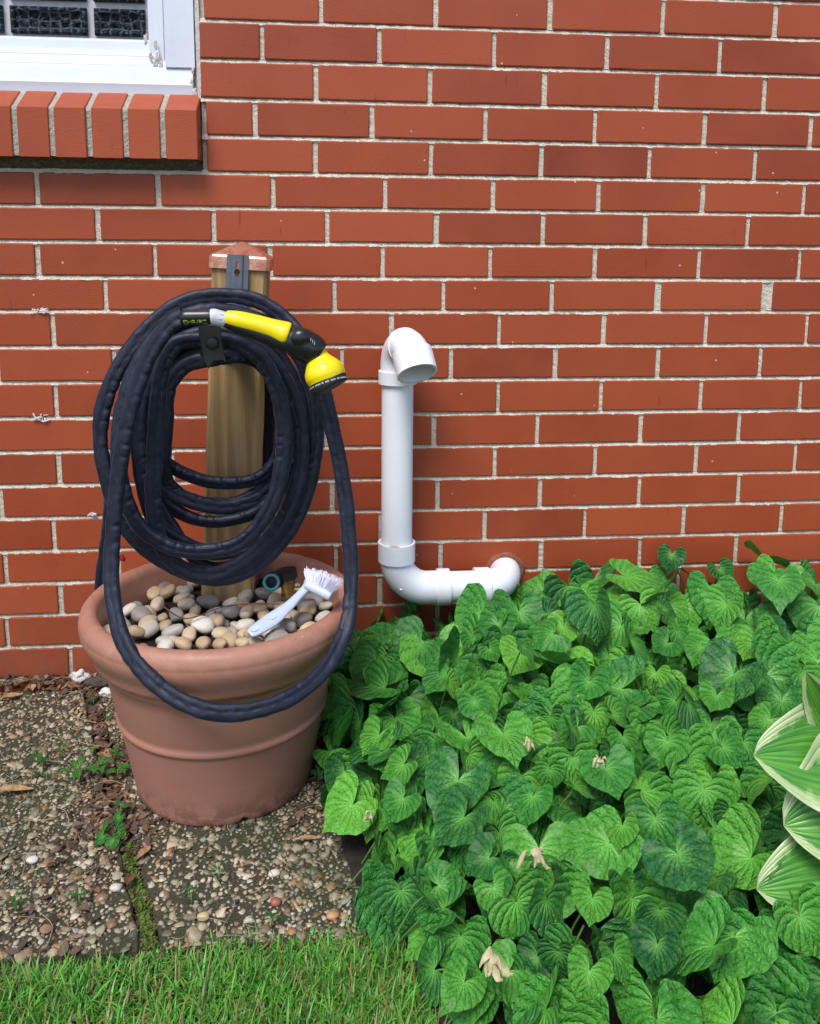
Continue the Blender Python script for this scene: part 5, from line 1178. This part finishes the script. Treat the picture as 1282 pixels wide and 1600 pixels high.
hosta_leaf(at(1232,1292,HY-.02), at(1395,1238,HY-.01), .175, (-.15,-.85,.5), .18, .12)
hosta_leaf(at(1190,1388,HY-.03), at(1365,1362,HY-.02), .125, (.02,-.7,.7), .22)
hosta_leaf(at(1262,1062,HY+.02), at(1330,1165,HY+.04), .06, (-.5,-.8,.1), .4)
hosta_leaf((1.02,-.86,.20), (.90,-.74,.24), .12, (.2,-.4,.9)); hosta_leaf((1.05,-.60,.22), (.92,-.69,.25), .12, (.3,.1,.9)); hosta_leaf((.88,-.95,.18), (.87,-.80,.24), .12, (.0,-.4,.9))

# ================================================================ GRASS
def in_lawn(x, y):
    e = PAVE_Y+.010*mnoise.noise(Vector((x*9, 0, 0)))+.006*mnoise.noise(Vector((x*33, 4, 0)))
    if x > .12: e += .030*min(1, (x-.12)/.15)
    if x < -.02: e -= .020*min(1, (-.02-x)/.10)
    return y < e+.008 and (not inbed(x, y) or y < -1.0 and x < .5)
xs, ys = rng.uniform(-1.2, .62, 190000), PAVE_Y+.03-rng.uniform(0, 1, 190000)**1.15*.62
kp = np.array([in_lawn(x, y) for x, y in zip(xs, ys)]); xs, ys = xs[kp], ys[kp]
prob = np.clip((PAVE_Y+.012-ys)/.04, .22, 1); far = np.clip(1-(np.abs(xs+.0)-.6), .35, 1); kp = rng.random(len(xs)) < prob*far*np.where(ys < -1.0, .35, 1)*(.55+.45*(vnoise2(xs*14, ys*14, 6) > -.45)); xs, ys = xs[kp], ys[kp]
n = len(xs); print('grass', n)
Lg = rng.gamma(7, .0038, n).clip(.010, .060)*np.where(ys > PAVE_Y-.03, .62, .9); an = rng.uniform(0, 6.283, n); lean_ = rng.uniform(.15, 1.15, n); w = rng.uniform(.0006, .0015, n); cvd = rng.uniform(.2, 1.1, n)
V = np.zeros((n, 7, 3)); side_ = np.stack([-np.sin(an), np.cos(an)], 1); dr = np.stack([np.cos(an), np.sin(an)], 1); px_ = np.stack([xs, ys], 1).copy(); pz = np.full(n, -.010); ang = lean_*.5
ctr = [(px_.copy(), pz.copy())]
for k in range(3):
    px_ = px_+dr*(np.sin(ang)*Lg/3)[:, None]; pz = pz+np.cos(ang)*Lg/3; ang = ang+cvd*lean_*.75; ctr.append((px_.copy(), np.maximum(pz, .001)))
for k, wf in enumerate((.8, 1., .75)):
    q, z = ctr[k]; V[:, 2*k, :2] = q-side_*(w*wf)[:, None]; V[:, 2*k+1, :2] = q+side_*(w*wf)[:, None]; V[:, 2*k, 2] = V[:, 2*k+1, 2] = z
V[:, 6, :2] = ctr[3][0]; V[:, 6, 2] = ctr[3][1]
off = (np.arange(n)*7)[:, None]; F = np.vstack([np.array([[0, 1, 3]])+off, np.array([[0, 3, 2]])+off, np.array([[2, 3, 5]])+off, np.array([[2, 5, 4]])+off, np.array([[4, 5, 6]])+off])
props(mesh_arrays('grass', V.reshape(-1, 3), F, M['grass'], None, True), 'short green lawn grass with brown thatch at the edge of the slabs', 'grass', None, 'stuff')
th_ = np.column_stack([rng.uniform(-1.1, .6, 9000), PAVE_Y+.01-rng.uniform(0, .5, 9000), np.full(9000, -.004)]); th_ = th_[[in_lawn(a_, b_) for a_, b_, _ in th_]]
flakes(th_, .020, 'thatch', M['chips'], 'stuff', 'brown thatch and dead blades between the grass', 'thatch', z0=.003, asp=(.06, .16))
far_l = sheet('lawn', -40, 40, -60, PAVE_Y-.01, -.010, 50, 50, mat_simple('lawn_soil', (.05, .055, .022), .95, .35, 60, 1., 120, .006))
